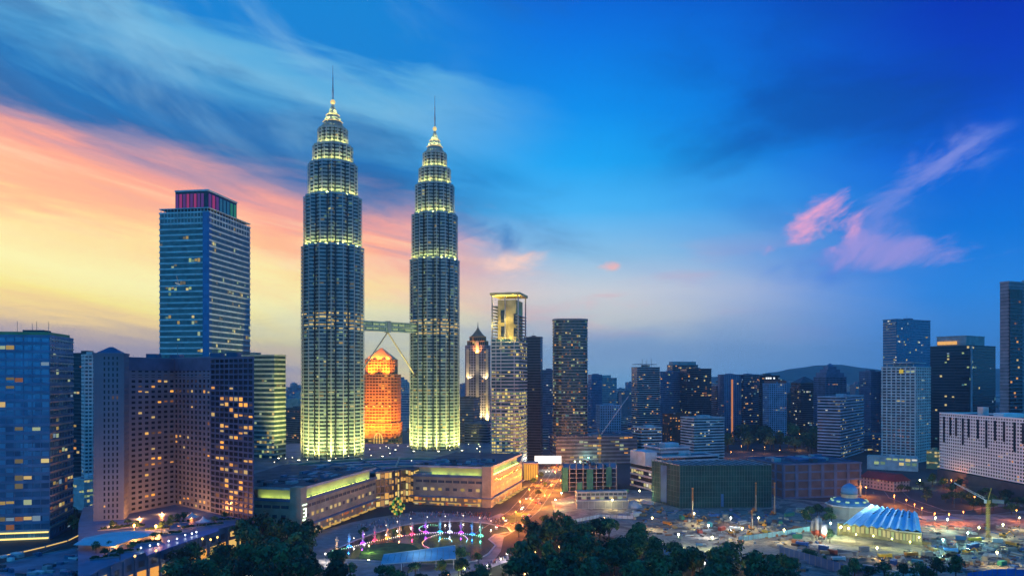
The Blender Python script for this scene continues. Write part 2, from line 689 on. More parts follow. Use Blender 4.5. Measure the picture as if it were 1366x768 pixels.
def site_mat():
    m = mat('site_earth', (.2, .17, .15), .9)
    t = m.node_tree
    b = t.nodes['Principled BSDF']
    g = nd('ShaderNodeTexCoord', t)
    n1 = nd('ShaderNodeTexNoise', t)
    n1.inputs['Scale'].default_value = .045
    n1.inputs['Detail'].default_value = 8
    n1.inputs['Roughness'].default_value = .65
    n1.inputs['Distortion'].default_value = 1.2
    lk(g.outputs['Object'], n1.inputs['Vector'], t)
    r = nd('ShaderNodeValToRGB', t)
    e = r.color_ramp.elements
    for p, c in ((.0, (.05, .05, .06, 1)), (.42, (.12, .1, .09, 1)), (.52, (.30, .26, .22, 1)), (.6, (.16, .14, .13, 1)), (.72, (.42, .40, .38, 1))):
        k = e.new(p)
        k.color = c
    lk(n1.outputs[0], r.inputs[0], t)
    lk(r.outputs[0], b.inputs['Base Color'], t)
    return m


M_GROUND = mat('city_ground', (.035, .045, .05), .9, noise=.6, scale=.01)
ANG = math.atan2(.97, .24)                     # the street grid around the mall
U, V = Vector((.2402, .9707)), Vector((-.9707, .2402))
g = MB()
g.face([(-8500, -800, 0), (8500, -800, 0), (8500, 8600, 0), (-8500, 8600, 0)])
structure(g.build('ground', M_GROUND))
hill = MB()
M_HILL = mat('forest_hill', (.025, .05, .035), .95, noise=.5, scale=.01)
nx = 60
prof = [(880, 505), (930, 503), (985, 500), (1020, 497), (1050, 491), (1080, 486), (1110, 484), (1135, 486), (1165, 491), (1200, 497), (1240, 494), (1300, 491), (1380, 490), (1480, 497), (1600, 503)]


def hz(px):
    for (a, b), (c_, d_) in zip(prof, prof[1:]):
        if a <= px <= c_:
            return b + (d_ - b) * (px - a) / (c_ - a)
    return 505
rows = []
for j in range(9):
    Yd = 6900 + j * 190
    k = math.sin(math.pi * j / 8)
    rows.append([])
    for i in range(nx + 1):
        px = 880 + 720 * i / nx
        z = zof(505 + (hz(px) - 505) * .9, 7700) * k + (R.uniform(-6, 6) if 0 < j < 8 else 0)
        q = wp(px, 7700)
        rows[-1].append((q.x, Yd, max(-.5, z)))
for j in range(8):
    for i in range(nx):
        hill.face([rows[j][i], rows[j][i + 1], rows[j + 1][i + 1], rows[j + 1][i]])
structure(hill.build('hill', M_HILL, smooth=True))
SITE = site_mat()
sheet('construction_ground', [G(735, 668), G(800, 652), G(890, 655), G(1030, 662), G(1090, 668), G(1240, 690), G(1420, 655), G(1440, 775), G(1090, 775), G(900, 735), G(745, 700)], .03, SITE)
# boulevard by the mall, with kerbs and lane lines
ASPH = mat('asphalt', (.055, .052, .05), .8, noise=.35, scale=.08)
PAVE = mat('grey_paving', (.22, .215, .22), .75, noise=.3, scale=.15)
WHITE = mat('road_paint', (.7, .7, .68), .6, noise=.1)


def ribbon(pts, w0, w1=None):
    """left and right edge points along a centre line on the ground"""
    w1 = w0 if w1 is None else w1
    l, r = [], []
    n = len(pts)
    for i, p in enumerate(pts):
        a, b = pts[max(0, i - 1)], pts[min(n - 1, i + 1)]
        d = (b - a).normalized()
        k = w0 + (w1 - w0) * i / (n - 1)
        nn = Vector((-d.y, d.x)) * k / 2
        l.append(p + nn)
        r.append(p - nn)
    return l, r


def road(name, pix, w0, w1, z=.05, m=None, lines=True, kerb=True):
    pts = [G(*p).xy for p in pix]
    fine = []
    for a, b in zip(pts, pts[1:]):
        for k in range(6):
            fine.append(a.lerp(b, k / 6))
    fine.append(pts[-1])
    l, r = ribbon(fine, w0, w1)
    b = MB()
    for i in range(len(fine) - 1):
        b.face([(r[i].x, r[i].y, z), (r[i + 1].x, r[i + 1].y, z), (l[i + 1].x, l[i + 1].y, z), (l[i].x, l[i].y, z)])
    structure(b.build(name, m or ASPH))
    if kerb:
        kb = MB()
        for side in (l, r):
            for i in range(len(side) - 1):
                e = (side[i + 1] - side[i]).normalized()
                nn = Vector((-e.y, e.x)) * .25
                kb.prism([side[i] - nn, side[i + 1] - nn, side[i + 1] + nn, side[i] + nn], 0, .19)
        structure(kb.build('kerb', C_GREY))
    if lines:
        ln = MB()
        for f in (-.25, 0, .25):
            tot = 0
            for i in range(len(fine) - 1):
                a, bb = fine[i], fine[i + 1]
                d = (bb - a)
                L_ = d.length
                d /= L_
                nn = Vector((-d.y, d.x))
                k = w0 + (w1 - w0) * i / len(fine)
                t = 0
                while t < L_:
                    if int((tot + t) / 4) % 2 == 0 or f == 0:
                        p0, p1 = a + d * t + nn * f * k, a + d * min(L_, t + 4) + nn * f * k
                        ln.face([(p0 - nn * .12).to_3d() + Vector((0, 0, z + .03)), (p1 - nn * .12).to_3d() + Vector((0, 0, z + .03)), (p1 + nn * .12).to_3d() + Vector((0, 0, z + .03)), (p0 + nn * .12).to_3d() + Vector((0, 0, z + .03))])
                    t += 4
                tot += L_
        structure(ln.build('road_markings', WHITE))
    return fine


BLVD = road('road', [(655, 712), (685, 692), (700, 680), (716, 660), (732, 636), (742, 618), (748, 600)], 24, 26)
road('side_road', [(1010, 596), (1070, 602), (1120, 612)], 24, 30, lines=False)
road('road_bend', [(1178, 640), (1200, 664), (1250, 682), (1300, 684), (1366, 676)], 16, 22, lines=False)
road('avenue', [(1060, 592), (1078, 575), (1084, 560), (1086, 548)], 26, 40, lines=False)
road('bridge_road', [(40, 748), (90, 728), (150, 712)], 12, 12, z=.06, lines=False)
# esplanade between mall and lake
ESP = [G(*p) for p in ((395, 716), (470, 696), (500, 690), (556, 682), (600, 684), (652, 690), (668, 684), (690, 690), (700, 700), (672, 716), (668, 735), (655, 752), (620, 790), (560, 790), (440, 770), (380, 745))]
sheet('esplanade', ESP, .03, PAVE)
LAKE = [G(*p) for p in ((440, 736), (470, 722), (500, 711), (535, 701), (575, 696), (615, 695), (650, 698), (676, 703), (682, 709), (660, 713), (652, 719), (661, 727), (652, 738), (634, 748), (610, 752), (560, 752), (500, 748), (455, 746))]
M_WATER = mat('lake_water', (.012, .02, .03), .09, noise=0, spec=.5)
t = M_WATER.node_tree
wn = nd('ShaderNodeTexNoise', t)
wn.inputs['Scale'].default_value = .7
wn.inputs['Detail'].default_value = 4
wb = nd('ShaderNodeBump', t)
wb.inputs['Strength'].default_value = .35
wb.inputs['Distance'].default_value = .3
lk(wn.outputs[0], wb.inputs['Height'], t)
lk(wb.outputs[0], t.nodes['Principled BSDF'].inputs['Normal'], t)
sheet('lake', LAKE, .10, M_WATER)
rim = MB()
for i in range(len(LAKE)):
    a, b = LAKE[i].xy, LAKE[(i + 1) % len(LAKE)].xy
    e = (b - a).normalized()
    nn = Vector((-e.y, e.x)) * .5
    rim.prism([a + nn, a - nn, b - nn, b + nn], 0, .45)
structure(rim.build('lake_kerb', C_PALE))
GRASS = mat('lawn_grass', (.06, .12, .035), .9, noise=.4, scale=.2)
sheet('lawn', [G(*p) for p in ((478, 744), (482, 734), (498, 726), (520, 723), (548, 725), (560, 732), (540, 742), (510, 748))], .16, GRASS)
sheet('lawn_strip', [G(*p) for p in ((672, 690), (690, 684), (706, 684), (700, 694), (680, 697))], .09, GRASS)
sheet('footbridge_path', [G(*p) for p in ((618, 768), (640, 752), (690, 736), (700, 741), (655, 757), (635, 775))], .2, mat('violet_grey_paving', (.24, .2, .26), .7))
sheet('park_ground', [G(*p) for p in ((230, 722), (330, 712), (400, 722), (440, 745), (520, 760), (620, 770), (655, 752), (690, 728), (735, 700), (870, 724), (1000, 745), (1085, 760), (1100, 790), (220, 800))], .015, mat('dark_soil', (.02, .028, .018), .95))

# ------------------------------------------------------------------ the twin towers
STAIN = mat('stainless_cladding', (.23, .34, .38), .34, .45, noise=.2, scale=.09)
STAIN2 = mat('dull_stainless', (.36, .4, .42), .45, .6, noise=.2)
G_TWIN = glass('twin_tower_glass', (.02, .05, .075), (.045, .1, .13), .15, .4, 2.0, 4.0)
E_FLOOD = emit('flood_strip', (1, .85, .3), 5)
E_CROWN = emit('crown_strip', (1, .68, .16), 1.6, True)
E_BASE = emit('podium_flood', (.86, .98, .52), 100, True)
SPOT = emit('spot_bulb', (1, .9, .6), 14)


def star(r, rot=0.0, sub=5):
    """eight points and eight round lobes, as the floor plates have them"""
    pts = []
    for k in range(8):
        a = rot + k * math.pi / 4
        pts.append((a, r))
        pts.append((a + .085, r * .915))
        pts.append((a + .12, r * .865))
        b = a + math.pi / 8
        for q in (-.2, -.13, 0, .13, .2):
            pts.append((b + q, r * (.885 + .085 * math.cos(q / .2 * math.pi / 2))))
        pts.append((a + math.pi / 4 - .12, r * .865))
        pts.append((a + math.pi / 4 - .085, r * .915))
    return [Vector((rr * math.cos(a), rr * math.sin(a))) for a, rr in pts]


def twin(label, px, Y):
    p = wp(px, Y)
    o = thing('twin_skyscraper', label, 'skyscraper', (p.x, p.y, 0), 'twin stepped skyscrapers')
    tiers = [(20, 254.5, 33.6), (254.5, 309, 31.2), (309, 345, 26.6), (345, 365, 21.6), (365, 384, 16.2)]
    rot = .18
    wins = []
    for ti, (z0, z1, r) in enumerate(tiers):
        core = star(r - .9, rot)
        MB().prism(core, z0, z1).build('tower_shaft', G_TWIN, o)
        n = int(round((z1 - z0) / 3.95))
        fh = (z1 - z0) / n
        cl = MB()
        a, b = star(r, rot), star(r * 1.006, rot)
        for k in range(n):
            z = z0 + k * fh
            cl.prism(a, z, z + 1.35)
            cl.prism(b, z + 1.5, z + 1.72)
        q0, q1 = star(r * 1.012, rot), star(r * 1.012 - .5, rot)
        for i in range(len(q0)):
            j = (i + 1) % len(q0)
            cl.prism([q0[i], q0[j], q1[j], q1[i]], z1 - .9, z1 + 1.5)
        cl.build('sunshade_cladding', STAIN, o)
        # shallow fins at the points of the star
        fn = MB()
        for k in range(16):
            t_ = rot + k * math.pi / 8
            rr = r * (1.0 if k % 2 == 0 else .972)
            fn.cbox((math.cos(t_) * rr, math.sin(t_) * rr), .7, .8, z0, z1 + .6, t_)
        fn.build('point_fin_trim', STAIN2, o)
        vl = MB()
        for k in range(16):
            t_ = rot + k * math.pi / 8 + (.12 + .19) / 2 * (1 if k % 2 == 0 else 1) + (.0 if k % 2 == 0 else .082)
            t_ = rot + (k // 2) * math.pi / 4 + (.155 if k % 2 == 0 else math.pi / 4 - .155)
            vl.cbox((math.cos(t_) * r * .872, math.sin(t_) * r * .872), 1.1, 1.5 * r / 33, z0, z1 - .2, t_)
        vl.build('valley_glass_trim', G_DARK, o)
        # upward floods on the ledge below this tier
        if ti:
            sr = star(r, rot)
            MB().ring(offset(sr, .45), offset(sr, 1.0), z0 + .1, z0 + .3).build('ledge_light_rim', E_FLOOD, o)
            for k in range(32):
                t0 = rot + k * math.pi / 16 + .03
                q = Vector((math.cos(t0), math.sin(t0)))
                if q.dot(-p.normalized()) < .1:
                    continue
                rr = r * (1.0 if k % 4 == 0 else .96) + (1.3 if ti == 1 else 2.4)
                light('SPOT', (q.x * rr, q.y * rr, z0 + .8), (1, .74, .14), R.uniform(11000, 22000) * (r / 30) ** 1.3, .7, o, spot=math.radians(130), aim=(-q.x * .42, -q.y * .42, 1))
        # lit offices
        m = len(core)
        for k in range(n):
            zc = z0 + k * fh
            band = 160 < zc < 181 if ti == 0 else False
            prob = .11 + (.55 if band else 0) + (.3 if ti == 0 and abs(zc - 93) < 3 else 0) + max(0, .16 - (zc - 20) / 420)
            for i in range(m):
                e0, e1 = core[i], core[(i + 1) % m]
                d = e1 - e0
                nr = Vector((d.y, -d.x)).normalized()
                mid = p + (e0 + e1) / 2
                if nr.dot(-mid) <= 0 or d.length < .9:
                    continue
                if R.random() < prob * (.5 + R.random()):
                    an = math.atan2(d.y, d.x)
                    q = e0 + nr * .06
                    wins.append((q.x, q.y, zc + 1.9, an, d.length, (fh - 2.0) * R.choice((.6, 1)), R.choice(YEL[:2] + AMBER[3:] if band else GRN[1:2] * 3 + GRN + YEL[1:2] + YEL[3:] * 3)))
    put_windows(o, wins, 90)
    # crown: shrinking rings, ball, mast
    cr = MB()
    for k, (z, r) in enumerate(((384, 12.6), (388.5, 11.6), (392.5, 10.2), (396.5, 8.6), (400, 6.9), (403.2, 5.2), (406, 3.8), (408.4, 2.8))):
        z1 = (388.5, 392.5, 396.5, 400, 403.2, 406, 408.4, 413)[k]
        r1 = (11.6, 10.2, 8.6, 6.9, 5.2, 3.8, 2.8, 1.6)[k]
        cr.prism(star(r * .93, rot), z, z1 - .6, poly1=star(r1 * .95, rot))
        cr.prism(star(r * 1.05, rot), z - .25, z + .55)
    cr.build('crown', STAIN, o)
    for z, r in ((384.6, 12.9), (392.9, 10.5), (400.4, 7.1)):
        sr = star(r, rot)
        MB().ring(sr, offset(sr, .45), z, z + .3).build('crown_light_rim', E_CROWN, o)
    for zz, rr, pw in ((385.3, 14.4, 20000), (393.6, 11.8, 13000), (401.0, 8.4, 9000)):
        for k in range(8):
            t0 = rot + k * math.pi / 4 + .2
            q = Vector((math.cos(t0), math.sin(t0)))
            if q.dot(-p.normalized()) > -.1:
                light('SPOT', (q.x * rr, q.y * rr, zz), (1, .74, .2), pw, .3, o, spot=math.radians(130), aim=(-q.x * .5, -q.y * .5, 1))
    MB().lathe([(.3, 412.6), (1.9, 413.2), (2.7, 414.6), (2.7, 416), (1.9, 417.4), (.6, 418.2)], 14).build('mast_ball', emit('lit_ball', (1, .72, .25), .9), o, True)
    MB().lathe([(1.1, 418), (1.1, 430), (.8, 431), (.7, 442), (.4, 443), (.25, 455.5)], 8).build('mast', C_METAL, o)
    # podium floods standing round the foot
    for k in range(12):
        t0 = rot + k * math.pi / 6
        q = Vector((math.cos(t0), math.sin(t0)))
        if q.dot(-p.normalized()) < -.25:
            continue
        c0 = q * 62
        b = MB()
        b.cbox(c0, 1.6, 1.6, 27.1, 28.2, t0)
        b.cbox(c0, 1.1, 3.0, 28.2, 29.1, t0)
        fx = b.build('flood_fixture', STEEL, o)
        b = MB()
        b.cbox(c0 - q * .2, .7, 2.6, 29.12, 29.3, t0)
        b.build('flood_lens', SPOT, fx)
        light('SPOT', (c0.x, c0.y, 29.6), (1, .78, .18), R.uniform(330000, 560000), .8, fx, spot=math.radians(125), aim=(-q.x * 1.0, -q.y * 1.0, 1.5))
    return o


TW1 = twin('nearer and wider looking of the twin stepped skyscrapers, west end of the skybridge', 444, 823)
TW2 = twin('farther of the twin stepped skyscrapers, east end of the skybridge', 580, 911)
TW2.scale = (.895, .895, 1)                   # its plan reads slimmer in the photograph
# skybridge with its two legs
A_, B_ = TW1.location.xy, TW2.location.xy
dd = (B_ - A_).normalized()
p0, p1 = A_ + dd * 31, B_ - dd * 27.5
mid = (p0 + p1) / 2
sb = thing('skybridge', 'double deck steel bridge high between the twin skyscrapers', 'bridge', (mid.x, mid.y, 0))
q0, q1 = p0 - mid, p1 - mid
an = math.atan2(dd.y, dd.x)
nn = Vector((-dd.y, dd.x))
ln = (q1 - q0).length
MB().cbox((0, 0), ln, 5.6, 167.2, 176.6, an).build('glazed_deck', glass('bridge_glass', (.05, .12, .13), (.16, .28, .26), .2, .3, 3, 4.5), sb)
b = MB()
for z in (166.2, 171.4, 176.6):
    b.cbox((0, 0), ln, 6.6, z, z + 1.1, an)
for k in range(27):
    c0 = q0 + dd * (ln * k / 26)
    b.cbox(c0, .35, 6.2, 167, 176.7, an)
b.build('bridge_frame', STAIN, sb)
for k in range(9):
    c0 = q0 + dd * (ln * (k + .5) / 9) - nn * 2.9
    for z in (168.2, 173.2):
        o = bpy.data.objects.new('window', quad_mesh(ln / 9 - 1.5, 2.0, GRN[0] if (k + int(z)) % 3 else GRN[1]))
        COL.objects.link(o)
        o.parent = sb
        s0 = c0 - dd * (ln / 18 - .7) 
        o.location = (s0.x, s0.y, z)
        o.rotation_euler = (0, 0, an)
MB().cbox((0, 0), 4.5, 7.4, 165.6, 178.6, an).build('centre_frame', C_BLUE, sb)
for s_ in (-1, 1):
    e = (q0 if s_ < 0 else q1) * 1.0
    MB().bar((0, 0, 165.8), (e.x - dd.x * s_ * 1.5, e.y - dd.y * s_ * 1.5, 117), .9, 0, 8).build('leg', mat('pale_steel', (.3, .3, .28), .4, .2), sb)
    MB().bar((e.x - dd.x * s_ * 3, e.y - dd.y * s_ * 3, 114.5), (e.x, e.y, 119.5), 1.7, 0, 8).build('leg_bearing', C_DARK, sb)

# ------------------------------------------------------------------ the mall
K = Vector((-149., 527.))
E0 = K + U * 128
A0, B0 = Vector((-88., 670.)), Vector((-19., 652.6))
C0 = B0 + U * 121
mall = thing('shopping_mall', 'beige stone mall with glowing green parapets and a glass centre beside the lake', 'mall', (K.x, K.y, 0))
O2 = lambda p: Vector(p) - K
LW = [O2(K), O2(E0), O2(E0 + V * 90), O2(K + U * 50 + V * 75), O2(K + V * 38)]
RW = [O2(A0), O2(B0), O2(C0), O2(C0 + V * 71)]
MALLSTONE = mat('mall_stone', (.33, .31, .23), .7, noise=.25, scale=.12)
LITWALL = mat('cream_panel', (.5, .52, .34), .8, noise=.2, scale=.06)
E_COVE = emit('cove_strip', (.82, .95, .14), 9, True)
E_SHOP = [emit('shopfront_orange', (1, .4, .07), .75), emit('shopfront_gold', (1, .62, .16), .7), emit('shopfront_red', (.9, .2, .06), .4), emit('shopfront_white', (.9, .8, .5), .5)]


def mall_wing(poly, faces):
    b = MB()
    b.prism(poly, 0, 26.0, 0, 1)
    b.build('lower_wall', [MALLSTONE, C_PALE], mall)
    MB().prism(offset(poly, -4.0), 26, 33.4).build('upper_wall', LITWALL, mall)
    MB().prism(poly, 33.4, 35.2, 0, 1).build('roof', [mat('mall_fascia', (.42, .46, .5), .5), C_ROOF], mall)
    MB().prism(offset(poly, 1.0), 25.2, 26.3).build('ledge', C_BLUE, mall)
    MB().prism(offset(poly, 3.2), 7.6, 8.4).build('canopy', C_BLUE, mall)
    for i, kind in faces:
        a, c_ = poly[i], poly[(i + 1) % len(poly)]
        d = (c_ - a).normalized()
        L_ = (c_ - a).length
        nr = Vector((d.y, -d.x))
        an_ = math.atan2(d.y, d.x)
        s = MB()
        u0 = 5.0
        while u0 < L_ - 9:
            w_ = R.uniform(3, 8)
            s.cbox(a + d * (u0 + w_ / 2) - nr * 2.2, w_, 1.5, 26.32, 26.5, an_)
            u0 += w_ + R.choice((.6, 1.2, 3.5))
        MB().cbox((a + c_) / 2 + nr * .8, L_, .35, 26.31, 27.5, an_).build('ledge_lip', C_BLUE, mall)
        s.build('cove_light_rib_strip', E_COVE, mall)
        # window ribbon, lit windows, shopfronts
        for k in range(int(L_ / 7)):
            q = a + d * (2.2 + k * 7) + nr * .06
            for z, h_, w_, m in ((20.2, 2.2, 5.8, G_WIN), (13.2, 2.5, 3.6, R.choice((YEL[0], YEL[1], AMBER[3], G_WIN) if kind else (G_WIN,)))):
                o = bpy.data.objects.new('window', quad_mesh(w_, h_, m))
                COL.objects.link(o)
                o.parent = mall
                o.location = (q.x, q.y, z)
                o.rotation_euler = (0, 0, an_)
        if kind:
            for k in range(int(L_ / 4.2)):
                q = a + d * (1 + k * 4.2) + nr * .08
                for z in (.4, 4.3):
                    if R.random() < .66:
                        o = bpy.data.objects.new('shop_window', quad_mesh(R.choice((1.6, 2.4, 3.4)), R.choice((1.4, 2.2, 2.8)), R.choice(E_SHOP)))
                        COL.objects.link(o)
                        o.parent = mall
                        o.location = (q.x, q.y, z)
                        o.rotation_euler = (0, 0, an_)
            aw = MB()
            for k in range(int(L_ / 16)):
                q = a + d * (8 + k * 16) + nr * 7
                aw.cbox(q, 11, 3.2, 3.2, 3.6, an_)
            aw.build('awning_panel', emit('lit_awning', (1, .6, .12), .55), mall)
        # roof plant
    u_, v_ = poly[1] - poly[0], (poly[-1] - poly[0]).normalized() * 50
    an_ = math.atan2(u_.y, u_.x)
    for k in range(54):
        c1 = poly[0] + u_ * R.uniform(.08, .92) + v_ * R.uniform(.08, .92)
        MB().cbox(c1, R.uniform(3, 12), R.uniform(2, 6), 35.2, 35.2 + R.choice((.25, .3, .4, .8, 1.8, 2.6)), an_).build('roof_plant', R.choice((C_GREY, C_DARK, C_PALE, C_BLUE, C_ROOF)), mall)


mall_wing(LW, ((0, 1), (4, 0)))
mall_wing(RW, ((0, 1), (1, 1)))
for c1, m in ((LW[0], MALLSTONE), (RW[1], MALLSTONE)):
    MB().cbox(c1 + (-V + U * 0) * -3 + U * 3, 8.4, 8.4, 0, 35.6, ANG).build('corner_pier', m, mall)
# glass centre
CW = [O2(E0), O2(E0 + U * 4 + Vector((9, 4))), O2(A0 + U * 4 + Vector((-9, 4))), O2(A0), O2(A0 + U * 30), O2(E0 + U * 30)]
facade(mall, CW, 0, 30, fh=6, sp=.7, proud=.3, bay=4, pier=.4, core=glass('atrium_glass', (.10, .09, .05), (.22, .16, .07), .2, .1, 4, 6), clad=STEEL, lit=1.4,
       lm=[emit('atrium_gold', (1, .66, .16), .95), emit('atrium_amber', (1, .5, .1), .8), emit('atrium_dim', (.8, .42, .12), .5), emit('atrium_lemon', (.95, .8, .3), .8)],
       nparts=60, plant=False, body='atrium_wall', wfrac=.9)
for f in (.33, .66):
    c1 = (CW[1].lerp(CW[2], f))
    MB().cbox(c1 - Vector((0, .8)), 1.2, 1.4, 0, 31).build('pilaster', C_DARK, mall)
# low roof behind, with curved ribs, reaching the foot of the towers
PR = [O2((-116, 684)), O2((-84, 692)), O2((-62, 706)), O2((9, 776)), O2((13, 860)), O2((15, 985)), O2((-290, 985)), O2((-300, 640)), O2((-215, 620))]
MB().prism(PR, 0, 27.0, 0, 1).build('podium', [C_BLUE, mat('podium_roof', (.11, .14, .17), .6, noise=.45, scale=.05)], mall)
cen = Vector((-104, 655))
RIBM = [mat('roof_teal', (.12, .24, .32), .5), C_BLUE, mat('roof_sand', (.32, .29, .2), .6)]
for j, r in enumerate((26, 44, 62, 84, 108, 130)):
    rb = MB()
    n_ = 36
    for k in range(n_):
        a0 = math.radians(22 + 136 * k / n_)
        a1 = math.radians(22 + 136 * (k + 1) / n_)
        if r > 44:
            a0, a1 = math.radians(40 + 105 * k / n_), math.radians(40 + 105 * (k + 1) / n_)
        pts = [(r, a0), (r + 9, a0), (r + 9, a1), (r, a1)]
        rb.prism([O2(cen + Vector((math.cos(a) * q, math.sin(a) * q))) for q, a in pts], 27.004, 28.5 + .5 * (j % 2))
    rb.build('curved_roof_rib', RIBM[j % 3], mall)
for t0 in (60, 78, 96, 114, 132):
    a = math.radians(t0)
    d = Vector((math.cos(a), math.sin(a)))
    MB().cbox(O2(cen + d * 80), 104, 1.6, 28.9, 29.8, a).build('radial_roof_rib', C_BEIGE if t0 == 96 else C_GREY, mall)
# upright shop sign on the corner pier: bars and a glyph between
E_SIGN = emit('sign_green_white', (.75, 1, .72), 2.4)
sg = MB()
fd = U                                          # sign lies on the lake side face of the pier
fo = LW[0] + Vector((1.0, -1.2)) * .0
base = LW[0] - V * 1.3


def sgn(u0, u1, z0, z1):
    sg.prism([base + U * u0, base + U * u1, base + U * u1 - V * .3, base + U * u0 - V * .3][::-1], z0, z1)
for u0, u1, z0, z1 in ((.6, 7, 22.6, 23.4), (2, 6.2, 19.6, 20.5), (2, 6.2, 17.0, 17.7), (2, 6.2, 14.2, 15.1), (5.2, 6.2, 14.2, 20.5), (1.2, 4.8, 11.9, 13.2), (.8, 7, 9.3, 10.4)):
    sgn(u0, u1, z0, z1)
sg.build('sign_lettering', E_SIGN, mall)
for px, py in ((381, 611), (390, 610), (410, 613), (465, 608), (478, 604), (493, 599), (507, 597), (515, 595), (531, 594), (544, 595), (625, 592), (549, 614), (495, 607), (448, 611), (366, 616), (640, 602), (600, 600)):
    p = G(px, py, 29.5)
    o = thing('roof_lamp', 'white lamp on a short post on the roof at the foot of the towers', 'lamp', (p.x, p.y, 27.0), 'lamps on the podium roof')
    MB().bar((0, 0, 0), (0, 0, 2.4), .12, 0, 5).build('post', STEEL, o)
    MB().lathe([(.1, 2.2), (.38, 2.4), (.38, 2.8), (.1, 3.0)], 8).build('lamp_head', emit('roof_lamp_glow', (1, .88, .62), 5) if 'roof_lamp_glow' not in bpy.data.materials else bpy.data.materials['roof_lamp_glow'], o)

# ------------------------------------------------------------------ west side towers
# office block with ribbon windows at the edge of the view
C_OFF = mat('bluish_aluminium', (.10, .22, .38), .42, .2)
o, poly, zt = block('office_block', 'blue glass office block with ribbon floors and a side wall coloured with pinkish light, edge of the view', 'office block', 66, 523, 101.5, -16, 97, 449, fh=5.6, sp=2.0, proud=.4, bay=5.2, pier=.35,
                    core=glass('sky_blue_glass', (.05, .18, .34), (.12, .36, .58), .14, .5, 5.2, 5.6), clad=C_OFF, lit=.24, lm=YEL + AMBER[1:] + COOL[:1], dark=None, nparts=70, z0=0)
L0 = poly[3] - poly[0]
# end bay, pinkish light put into its sill colour, and light ground floor
c1 = poly[0] + (poly[1] - poly[0]) * .28
b = MB()
for k in range(25):
    z = 8 + k * 5.45
    b.cbox(poly[0] + (poly[1] - poly[0]) * .5 + Vector((.6, 0)), (poly[1] - poly[0]).length * .98, .9, z, z + 1.1, math.radians(101.5))
b.build('pink_light_sill_trim', mat('pink_light_concrete', (.52, .42, .38), .7), o)
b = MB()
b.cbox(poly[0] + L0 * .5 + Vector((0, -1.4)), L0.length, 1.2, 5.2, 6.0, math.atan2(L0.y, L0.x))
b.cbox(poly[0] + L0 * .5 + Vector((0, -1.4)), L0.length, 1.2, 1.0, 1.9, math.atan2(L0.y, L0.x))
b.build('walkway_light_strip', emit('walkway_gold', (1, .7, .2), 1.6), o)
MB().cbox(poly[0] + L0 * .42 + (poly[1] - poly[0]) * .5, 14, 12, zt, zt + 5.5, math.radians(11)).build('lift_room', C_DARK, o)
b = MB()
b.prism(offset(poly, -1.5), zt + .01, zt + 3.4)
b.build('roof_screen', mat('greenish_screen', (.3, .34, .16), .7), o)
b = MB()
for t_ in (.1, .3, .62):
    q = poly[0] + L0 * t_
    b.bar((q.x, q.y + 6, zt + 3), (q.x, q.y + 6, zt + 11), .15, 0, 4)
b.build('antenna', STEEL, o)
# buildings in the gap
block('glass_tower', 'narrow dark glass tower with a blue lit roof line behind the white slab', 'tower', 118, 745, 84, 94, 126, 472, B=22, core=G_DARK, clad=C_DARK, sp=.9, lit=.12, lm=MIXED + AMBER, nparts=20)
o, poly, zt = block('apartment_slab', 'tall thin white apartment slab beside the stepped stone hotel', 'apartment block', 113, 690, 40, 109, 128, 474, core=C_WHITE, clad=C_WHITE, pier=.9, sp=1.6, bay=3.6, fh=3.4, dark=G_WIN, lit=.05, nparts=60)
block('low_block', 'low white office block with lit floors at the foot of the white slab', 'office block', 112, 640, 70, 96, 123, 640, B=20, core=C_WHITE, clad=C_WHITE, fh=4, sp=1.8, lit=.6, lm=GRN, nparts=20)

# stone hotel: pylon, two wings meeting in an inner corner
pC, _, _, _ = rect(165, 513, 108, 125, 166, B=18)
ht = thing('stone_hotel', 'large stone hotel of two angled wings and a pylon, its lower walls lit orange', 'hotel', (pC.x, pC.y, 0))
HT = lambda p: Vector(p) - pC
STONE = mat('hotel_stone', (.15, .19, .25), .75, noise=.14, scale=.05)
STONE_D = mat('hotel_blue_stone', (.07, .11, .2), .6)
_, py_, PA, PB = rect(165, 513, 108, 125, 166, B=18)
ZT = 127.4
LMH = [emit('hotel_amber', (1, .40, .05), 1.3), emit('hotel_gold', (1, .52, .12), .9)] + AMBER
kw = dict(core=STONE, clad=STONE, dark=G_DARK, lm=LMH, fh=3.75, plant=False)
facade(ht, py_, 0, ZT, sp=1.5, proud=.3, bay=PA / 7, pier=1.6, lit=.05, nparts=40, body='pylon_wall', skip=lambda x: 0 if .3 < x < .85 else 1, mask=lambda i, x, z, zz: 1.6 if .3 < x < .85 else 0, **kw)
cxy = sum(py_, Vector((0, 0))) / 4
MB().prism(offset(py_, .8), ZT + 1, ZT + 2.2).build('pylon_cornice', STONE, ht)
MB().prism(offset(py_, -1.2), ZT + 2.2, ZT + 6.5, poly1=[cxy + (p - cxy) * .12 for p in py_]).build('pylon_roof', STONE_D, ht)
a0, a1 = wp(164, 531), wp(233, 574)
b0 = a1
b2 = wp(338, 506)
dB = (b2 - b0)
b1 = b0 + dB * .49


